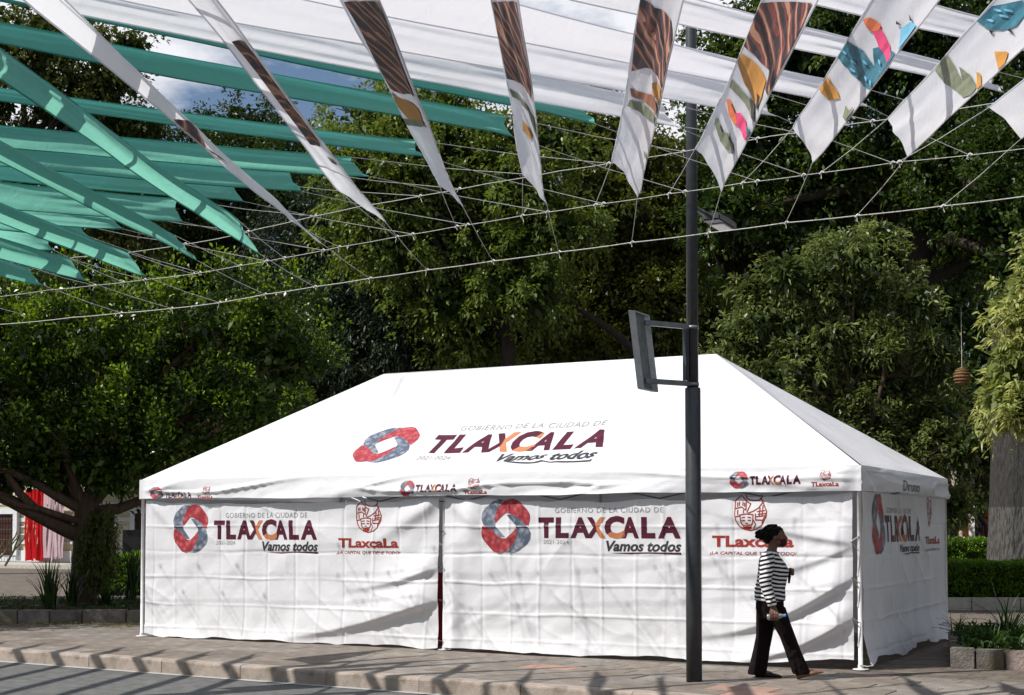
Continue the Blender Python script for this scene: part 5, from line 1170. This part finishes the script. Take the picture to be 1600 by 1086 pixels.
# ------------------------------------------------------------------ planters, hedges, plants
M['planter_stone'] = noise_mat('planter_stone', (.10, .09, .083), (.21, .19, .172), 8, .9, .7, 40, c3=(.13, .12, .07), s3=2.0, obj_var=.25)
M['planter_pink'] = noise_mat('planter_pink_stone', (.22, .17, .155), (.36, .29, .26), 9, .9, .6, 40, obj_var=.15)
M['planter_moss'] = noise_mat('planter_mossy_stone', (.11, .085, .035), (.22, .155, .055), 7, .9, .6, 40)
M['pale_stone'] = noise_mat('pale_stone', (.36, .34, .30), (.50, .48, .43), 8, .9, .4, 30, obj_var=.08)
def planter(name, label, x0, x1, y0, y1, h, th, sl_, mats, soil=True, turn=0.0):
    root = empty(name, (x0, y0, 0), label, 'planter')
    rr = random.Random(int(x0 * 100) + 7); nst = [0]
    def run(a, b, ax):
        t = a
        while t < b - .05:
            L = min(sl_ * rr.uniform(.8, 1.2), b - t)
            if b - t - L < .15: L = b - t
            dz = rr.uniform(-.012, .012); m_ = mats[nst[0] % len(mats)]; nst[0] += 1
            c, sz = ((t + L / 2, ax[1] + th / 2, (h + dz) / 2 - .02), (L - .014, th + rr.uniform(-.02, .01), h + dz + .04)) if ax[0] == 'x' else ((ax[1] + th / 2, t + L / 2, (h + dz) / 2 - .02), (th + rr.uniform(-.02, .01), L - .014, h + dz + .04))
            MB().box(c, sz, 0).build('stone', m_, root, bevel=.012); t += L
    run(x0, x1, ('x', y0)); run(x0, x1, ('x', y1 - th)); run(y0 + th, y1 - th, ('y', x0)); run(y0 + th, y1 - th, ('y', x1 - th))
    if soil:
        nx, ny = 24, 16; X, Y = np.meshgrid(np.linspace(x0 + th, x1 - th, nx), np.linspace(y0 + th, y1 - th, ny), indexing='ij')
        Z = h - .07 + .05 * vnoise(X * 2, Y * 2, 5) + .08 * np.sin(math.pi * (X - x0) / (x1 - x0)) * np.sin(math.pi * (Y - y0) / (y1 - y0))
        link('soil', grid_mesh('soil', np.stack([X, Y, Z], -1)), M['soil'], root, True)
    root.rotation_euler = (0, 0, turn); return root
xl = at_y(-260, 960, 22.3)[0]; xr = at_y(262, 960, 22.3)[0]
planter('stone_planter', 'low grey stone planter edging around the ficus', xl, xr, 22.3, 27.2, .20, .20, .62, [M['planter_stone']])
xl2 = at_y(1484, 1040, 15.25)[0]
planter('stone_planter', 'low mottled stone planter edging at the shaded end of the tent', xl2, xl2 + 3.2, 15.25, 18.2, .20, .16, .28, [M['planter_stone'], M['planter_stone'], M['planter_pink'], M['planter_moss'], M['planter_stone'], M['planter_pink']], turn=R(-17))  # dark stones lead the front edge, the tent's shade put into their colour
xh = at_y(1440, 940, 26)[0]
hw = empty('garden_wall', (xh + 3, 26, 0), 'low pale stone edging under the front hedge', 'wall')
for k in range(9): MB().box((xh + .45 + k * .9, 26.0, .10), (.885, .16, .24)).build('stone', M['pale_stone'], hw, bevel=.01)
# hedges
def hedge(label, x0, x1, y0, y1, zt, dens, seed, Ln=.05):
    root = empty('hedge', ((x0 + x1) / 2, y0, 0), label, 'hedge'); rg = np.random.default_rng(seed)
    n = int(((x1 - x0) * (zt + (y1 - y0))) * dens)
    f = rg.random(n) < zt / (zt + (y1 - y0)); P = np.empty((n, 3)); O = np.zeros((n, 3))
    P[:, 0] = rg.uniform(x0, x1, n); P[:, 1] = np.where(f, y0, rg.uniform(y0, y1, n)); P[:, 2] = np.where(f, rg.uniform(.12, zt, n), zt)
    O[:, 1] = np.where(f, -1, 0); O[:, 2] = np.where(f, .3, 1)
    P += O * (-.06 + .06 * vnoise(P[:, 0] * 3, P[:, 2] * 3, seed))[:, None]
    Vv, Q, T = leaf_cloud(P, nrm(O), .09, 16, Ln, Ln * .55, 0, 4, .8, .3, .1, .6, .35, seed)
    link('foliage', fast_mesh('foliage', Vv - np.array(root.location), Q, T), M['leaf_hedge'], root, False, keep_world=False)
    MB().box(((x0 + x1) / 2, (y0 + y1) / 2 + .04, zt / 2 - .04), (x1 - x0 - .1, y1 - y0 - .1, zt - .12)).build('dark_core', M['hedge_core'], root)  # dark box inside the hedge, shade between the leaves put into its colour
    for k in range(int((x1 - x0) / .5)): 
        x = x0 + .25 + k * .5; MB().tube([(x, y0 + .05, 0), (x + .04, y0 + .03, .25), (x - .02, y0 + .06, .4)], [.018, .014, .008], 6).build('stem', M['bark_brown'], root, True)
M['hedge_core'] = noise_mat('hedge_core_shade', (.012, .02, .007), (.03, .04, .015), 20, .9, .8)
hedge('bright green clipped hedge behind the low pale stone edging', xh + .05, xh + 4.6, 26.15, 27.3, .86, 230, 81)
x2 = at_y(1430, 880, 34.5)[0]; hedge('shaded clipped hedge in front of the grey trunk', x2, x2 + 4.0, 34.6, 35.8, 1.22, 110, 82, .065)
x3 = at_y(140, 880, 31)[0]; hedge('dark clipped hedge behind the ficus', x3, x3 + 4.5, 31, 32, .92, 120, 83, .06)
# strap-leaved plants
M['strap_dark'] = leaf_mat('strap_leaf', (.010, .022, .008), (.045, .085, .022), .15, .35)
def strap_plant(name, label, base, n, h, spread, wd, seed, group=None, arch=.5, mat='strap_dark'):
    rr = random.Random(seed); root = empty(name, base, label, 'plant', group)
    V, Q, T = [], [], []
    for i in range(n):
        a = rr.uniform(0, 2 * math.pi); L = h * rr.uniform(.6, 1.1); lean = spread * rr.uniform(.15, 1); seg = 6; tn = rr.random()
        d = np.array([math.cos(a), math.sin(a), 0]); s_ = np.array([-d[1], d[0], 0]) * wd / 2 * rr.uniform(.7, 1.2); b = np.array([rr.uniform(-.08, .08), rr.uniform(-.08, .08), 0])
        k0 = len(V)
        for q in range(seg + 1):
            t = q / seg; p = b + d * (lean * t ** 1.6) + UP * (L * (t - arch * lean / max(h, .1) * t ** 3)); wq = (1 - t ** 2.5) + .03
            V += [p - s_ * wq, p + s_ * wq + UP * .004]; T += [tn, tn]
        for q in range(seg): Q.append((k0 + 2 * q, k0 + 2 * q + 1, k0 + 2 * q + 3, k0 + 2 * q + 2))
    me = fast_mesh('leaves', np.array(V), np.array(Q), np.array(T)); link('leaves', me, M[mat], root, True, keep_world=False); return root
for i, (px, py_, D, n, h, sp2, lab) in enumerate([(78, 950, 23.3, 60, .95, .42, 'spiky strap-leaved plant nearest the sunlit side of the ficus planter'), (112, 948, 23.9, 46, .85, .35, 'spiky strap-leaved plant against the ficus trunk'), (205, 945, 25.6, 46, 1.25, .5, 'tall spiky plant in the shade between the ficus and the tent'), (165, 946, 24.3, 36, .6, .4, 'short spiky plant under the hanging green strands')]):
    p = at_y(px, py_, D); strap_plant('spiky_plant', lab, (p[0], D, .13), n, h, sp2, .032, 90 + i)
for i, (px, D, n, h, sp2, lab) in enumerate([(1575, 16.6, 34, .75, .75, 'arching strap-leaved plant rising from the mottled stone planter'), (1512, 16.0, 60, .34, .32, 'low tufted plant at the corner of the mottled stone planter'), (1548, 15.8, 70, .32, .34, 'low dense tufted plant in front of the arching plant'), (1592, 15.9, 60, .36, .34, 'low tufted plant beyond the mossy stone'), (1625, 16.8, 40, .6, .5, 'arching plant at the far corner of the mottled stone planter'), (1500, 17.0, 50, .36, .34, 'low tufted plant close to the tent end wall')]):
    p = at_y(px, 1000, D); strap_plant('spiky_plant' if h > .5 else 'tufted_plant', lab, (p[0], D, .16), n, h, sp2, .022 if h > .5 else .014, 120 + i, mat='leaf_cover' if h < .5 else 'strap_dark')
# ground cover inside both planters
def ground_cover(name, x0, x1, y0, y1, z, n, seed, Ln=.10, turn=0.0):
    rg = np.random.default_rng(seed); P = np.stack([rg.uniform(x0, x1, n), rg.uniform(y0, y1, n), np.full(n, z)], 1)
    ct_, st_ = math.cos(turn), math.sin(turn); X_, Y_ = P[:, 0] - x0, P[:, 1] - y0; P[:, 0] = x0 + X_ * ct_ - Y_ * st_; P[:, 1] = y0 + X_ * st_ + Y_ * ct_
    Vv, Q, T = leaf_cloud(P, np.tile(np.array([0, 0, 1.0]), (n, 1)), .12, 10, Ln, Ln * .3, 0, 4, .6, .4, .1, .6, .2, seed)
    tag(link(name, fast_mesh(name, Vv, Q, T), M['leaf_cover']), 'low green ground cover growing on the planter soil', 'ground cover', kind='stuff')
ground_cover('ground_cover', xl + .3, xr - .3, 22.6, 26.5, .12, 520, 5, .07)
ground_cover('ground_cover', xl2 + .2, xl2 + 3.0, 15.35, 18.0, .15, 900, 6, .11, R(-17))
# fallen leaves on the paving by the planter
rg = np.random.default_rng(9); n = 900
P = np.stack([rg.uniform(xl, xr, n), 22.2 - np.abs(rg.normal(0, .55, n)), np.full(n, .012)], 1)
Vv, Q, T = leaf_cloud(P, np.tile(np.array([0, 0, .2]), (n, 1)), .01, 1, .05, .028, 0, 4, .9, 0, .3, .9, 0, 9)
Vv[:, 2] = np.clip(Vv[:, 2], .006, .03)
M['leaf_fallen'] = leaf_mat('leaf_fallen', (.10, .075, .02), (.30, .28, .06), .2, .7)
tag(link('fallen_leaves', fast_mesh('fallen_leaves', Vv, Q, T), M['leaf_fallen']), 'yellowed leaves fallen on the paving in front of the ficus planter', 'leaves', kind='stuff')
# hanging strands of needle foliage on the ficus trunk
hb = at_y(160, 785, 23.9); hg = empty('hanging_garland', hb, 'hanging bunch of green needle foliage tied to the ficus trunk', 'garland')
rr = random.Random(4); Cc, st = [], MB()
for k in range(46):
    px0 = rr.uniform(148, 172); px1 = px0 + rr.uniform(-38, 14); ln = rr.uniform(60, 128) if px1 > 128 else rr.uniform(60, 95)
    a = at_y(px0, 787 + rr.uniform(-4, 10), 23.9 + rr.uniform(-.2, .2)); b = at_y(px1, 790 + ln, 23.85 + rr.uniform(-.25, .25))
    m_ = int(ln / 9)
    for q in range(1, m_ + 1):
        t = q / m_; Cc.append(a + (b - a) * np.array([t ** .6, t, t]))
    st.tube([a, a + (b - a) * np.array([.5, .4, .4]), b], [.008, .006, .003], 5)
st.build('strands', M['bark_brown'], hg, True)
Cc = np.array(Cc); Vv, Q, T = leaf_cloud(Cc, np.tile(np.array([0, 0, -1.0]), (len(Cc), 1)), .12, 26, .085, .018, .3, 5, .5, -.3, .2, .7, .2, 44)
link('needles', fast_mesh('needles', Vv - np.array(hg.location), Q, T), M['leaf_garland'], hg, False, keep_world=False)
# dry yellow stalks
M['straw'] = noise_mat('straw', (.48, .44, .20), (.66, .62, .34), 20, .8)
ds = empty('dry_stalks', at_y(2, 884, 25.5), 'pale yellow dry branching stalks in front of the cream house', 'plant')
for P in ([(-14, 888), (8, 862), (16, 842), (17, 830)], [(-10, 880), (14, 856), (27, 840), (33, 830)], [(8, 884), (22, 860), (36, 844), (43, 832)], [(-20, 884), (0, 858), (8, 842)], [(14, 856), (18, 846), (24, 838), (27, 828)], [(22, 860), (24, 852), (30, 838)]):
    MB().tube([at_y(a, b, 25.5 + .1 * math.sin(a)) for a, b in P], [.022, .017, .012, .006][:len(P)], 6).build('stalk', M['straw'], ds, True)
# wicker ball hanging from the leaning tree
M['wicker'] = noise_mat('wicker', (.10, .055, .022), (.24, .14, .06), 30, .8, .8, 60)
bc = at_y(1503, 589, 23.2); wb = empty('wicker_ball', bc, 'woven wicker ball lantern hanging on a string among the trees', 'lantern'); rb = .135
mb = MB()
for k in range(9):
    z = rb * math.cos(math.pi * (k + .5) / 9) * 1.12; r = rb * math.sin(math.pi * (k + .5) / 9)
    mb.tube([bc + np.array([r * math.cos(q), r * math.sin(q), z]) for q in np.linspace(0, 2 * math.pi, 25)], .014, 6)
mb.build('hoop', M['wicker'], wb, True)
mb = MB(); ell(mb, bc, (rb * .97, rb * .97, rb * 1.08)); mb.build('weave', M['wicker'], wb, True)
MB().tube([bc + UP * .16, bc + UP * 1.15], .003, 5).build('string', M['rope'], wb, True)

# ================================================================== unseen house behind the viewer, added to block sky fill on the tent
M['cream'] = noise_mat('cream_plaster', (.50, .47, .31), (.60, .57, .40), 3, .9, .2, 40); M['pale_trim'] = noise_mat('pale_blue_trim', (.55, .58, .62), (.66, .69, .72), 6, .8)
M['door_wood'] = noise_mat('door_wood', (.05, .018, .012), (.09, .032, .02), 8, .6, .3, stretch=(4, 4, .5)); M['iron'] = plain('black_iron', (.015, .015, .017), .5)
M['orange_plaster'] = noise_mat('orange_plaster', (.52, .15, .06), (.62, .20, .085), 3, .9, .2, 40); M['white_plaster'] = noise_mat('white_plaster', (.68, .66, .63), (.78, .76, .73), 4, .9); M['dark_glass'] = plain('dark_glass', (.02, .022, .026), .12, .6); M['tan_plaster'] = noise_mat('tan_plaster', (.46, .38, .32), (.56, .48, .41), 3, .9, .2)
M['ochre_plaster'] = noise_mat('ochre_plaster', (.34, .20, .10), (.42, .26, .14), 3, .9, .2, 40)
h3 = empty('sky_block_house', G(8, -19, -KH), 'unseen ochre house front across the street, added to block sky light', 'house')
h3.rotation_euler = (0, 0, KANG)
def h3box(name, c, sz, mat, par=None, bevel=0):
    mb = MB().box(c, sz); me = mesh(name, mb.v, mb.f); me.materials.append(mat); o = bpy.data.objects.new(name, me); col.objects.link(o); o.parent = par or h3; return o
h3box('wall', (0, -4, 4.4), (70, 8, 8.8), M['ochre_plaster']); h3box('cornice', (0, .1, 8.7), (70.4, .5, .5), M['pale_stone']); h3box('plinth', (0, .06, .4), (70.2, .2, .8), M['pale_stone'])
for k in range(20):
    x = -33 + k * 3.5
    d_ = h3box('door' if k % 3 == 0 else 'window', (x, .02, 1.5 if k % 3 == 0 else 2.0), (1.3, .1, 3.0 if k % 3 == 0 else 1.8), M['door_wood'] if k % 3 == 0 else M['dark_glass']); h3box('lintel', (x, .08, 3.1), (1.7, .2, .2), M['pale_stone'], d_)
    d_ = h3box('window', (x, .02, 6.0), (1.2, .1, 2.2), M['dark_glass']); h3box('sill', (x, .12, 4.85), (1.6, .3, .12), M['pale_stone'], d_)

# ================================================================== HOUSES beyond the trees
HD = 56.0
def hx(px, D=HD): return float(at_y(px, 824, D)[0])
def hz(py, D=HD): return float(at_y(800, py, D)[2])
h1 = empty('cream_house', (hx(60), HD, 0), 'cream plastered house with pale horizontal trim behind the ficus', 'house')
MB().box(((hx(-400) + hx(330)) / 2, HD + 3, 2.75), (hx(330) - hx(-400), 6, 5.5)).build('wall', M['cream'], h1)
for (y_, hh_) in ((869, .45), (848, .10), (812, .16), (799, .05), (835, .05), (823, .05), (787, .05)):
    MB().box(((hx(-400) + hx(330)) / 2, HD - .03 - hh_ * .02, hz(y_)), (hx(330) - hx(-400), .06, hh_)).build('trim_band', M['pale_trim'], h1)
MB().box(((hx(-400) + hx(330)) / 2, HD - .1, 5.6), (hx(330) - hx(-400), .5, .3)).build('cornice', M['pale_trim'], h1)
def opening(px0, px1, py0, py1, par, frame=.22, door=True):
    x0, x1, z0, z1 = hx(px0), hx(px1), hz(py1), hz(py0)
    dr = MB().box(((x0 + x1) / 2, HD - .09, (z0 + z1) / 2), (x1 - x0, .05, z1 - z0)).build('door' if door else 'window', M['door_wood'] if door else M['dark_glass'], par)
    for x in (x0 - frame / 2, x1 + frame / 2): MB().box((x, HD - .12, (z0 + z1) / 2), (frame, .16, z1 - z0)).build('frame', M['pale_trim'], dr)
    MB().box(((x0 + x1) / 2, HD - .12, z1 + frame / 2), (x1 - x0 + 2 * frame, .17, frame)).build('frame', M['pale_trim'], dr)
    for k in range(7): MB().tube([(x0 + (x1 - x0) * (k + .5) / 7, HD - .22, z0 + .02), (x0 + (x1 - x0) * (k + .5) / 7, HD - .22, z1 - .02)], .015, 5).build('bar', M['iron'], dr)
    for k in range(4): z = z0 + (z1 - z0) * (k + .5) / 4; MB().tube([(x0, HD - .22, z), (x1, HD - .22, z)], .013, 5).build('bar', M['iron'], dr)
opening(-30, 13, 803, 868, h1); opening(262, 300, 803, 880, h1); opening(430, 470, 803, 880, h1, door=False)
MB().box(((hx(-500) + hx(400)) / 2, HD - 1.6, .05), (hx(400) - hx(-500), 2.9, .16)).build('step', M['pale_stone'], h1, bevel=.02)
# streamers hung on the house front
M['red_streamer'] = cloth_mat('red_streamer', (.62, .012, .016), trans=.25, rough=.45, dirt=.25); M['pink_sheer'] = cloth_mat('pink_sheer', (.66, .50, .56), trans=.35, dirt=.2)
def streamers(label, px0, px1, py0, py1, mat, n, name):
    root = empty(name, (hx((px0 + px1) / 2, HD - .5), HD - .5, hz(py1, HD - .5)), label, 'curtain')
    x0, x1, z0, z1 = hx(px0, HD - .5), hx(px1, HD - .5), hz(py1, HD - .5), hz(py0, HD - .5); rr = random.Random(n)
    for k in range(n):
        xa = x0 + (x1 - x0) * k / n; xb = xa + (x1 - x0) / n * 1.6; Zs = np.linspace(z0 + rr.uniform(0, .12), z1, 14); y = HD - .5 + rr.uniform(-.05, .05)
        Xs = np.linspace(xa, xb, 4); XX, ZZ = np.meshgrid(Xs, Zs, indexing='ij'); YY = y + .03 * np.sin((XX - xa) * 60 + k) + .02 * np.sin(ZZ * 3 + k)
        link('strip', grid_mesh('strip', np.stack([XX + .02 * np.sin(ZZ * 4 + k), YY, ZZ], -1)), mat, root, True)
    MB().tube([(x0, HD - .5, z1), (x1, HD - .5, z1)], .02, 6).build('rail', M['iron'], root)
streamers('bright red streamer curtain hanging on the cream house', 44, 82, 765, 877, M['red_streamer'], 14, 'red_curtain')
streamers('pale pink sheer curtain hanging beside the red streamers', 83, 124, 768, 874, M['pink_sheer'], 10, 'pink_curtain')
streamers('narrow pale curtain at the dark board behind the ficus', 181, 193, 795, 868, M['pink_sheer'], 3, 'pink_curtain')
nb = empty('notice_board', (hx(208, 50), 50, 0), 'dark board standing in the shade beside the tent', 'board')
MB().box((hx(208, 50), 50, hz(850, 50)), (hx(226, 50) - hx(194, 50), .08, hz(828, 50) - hz(872, 50))).build('panel', M['iron'], nb, bevel=.01)
for px in (197, 222): MB().box((hx(px, 50), 50.06, hz(850, 50) / 2 + .2), (.08, .08, hz(850, 50) + .4)).build('post', M['iron'], nb)
# the cream house and what hangs on it stand square to the street, turned about the corner seen past the ficus
piv = Vector((hx(60), HD, 0)); turn_ = R(-27); Rt = Matrix.Rotation(turn_, 4, 'Z')
for o_ in [h1] + [q for q in col.objects if q.parent is None and q.name.split('.')[0] in ('red_curtain', 'pink_curtain')]:
    o_.location = piv + Rt @ (o_.location - piv); o_.rotation_euler.z = turn_
# orange house at the right
h2 = empty('orange_house', (hx(1520, 60), 60, 0), 'orange plastered house with white pilasters behind the hedges', 'house')
def hbox(name, px0, px1, py0, py1, dy, mat, par, th=.2):
    x0, x1 = hx(px0, 60), hx(px1, 60); z0, z1 = hz(py1, 60), hz(py0, 60)
    return MB().box(((x0 + x1) / 2, 60 + dy, (z0 + z1) / 2), (x1 - x0, th, z1 - z0)).build(name, mat, par)
MB().box(((hx(1380, 60) + hx(1900, 60)) / 2, 63.1, 3), (hx(1900, 60) - hx(1380, 60), 6, 6)).build('wall', M['orange_plaster'], h2)
hbox('wall_bay', 1440, 1505, 700, 880, -.05, M['tan_plaster'], h2)
for px in (1515, 1560, 1640): hbox('pilaster', px, px + 9, 690, 880, -.1, M['white_plaster'], h2)
for px in (1525, 1590): 
    d_ = hbox('window', px, px + 10, 780, 845, -.06, M['dark_glass'], h2); hbox('sill', px - 2, px + 12, 845, 849, -.14, M['white_plaster'], d_, .3)
hbox('plinth', 1380, 1900, 862, 882, -.12, M['tan_plaster'], h2)
hbox('cornice', 1380, 1900, 560, 575, -.16, M['white_plaster'], h2, .5)

h2.rotation_euler.z = R(-27)
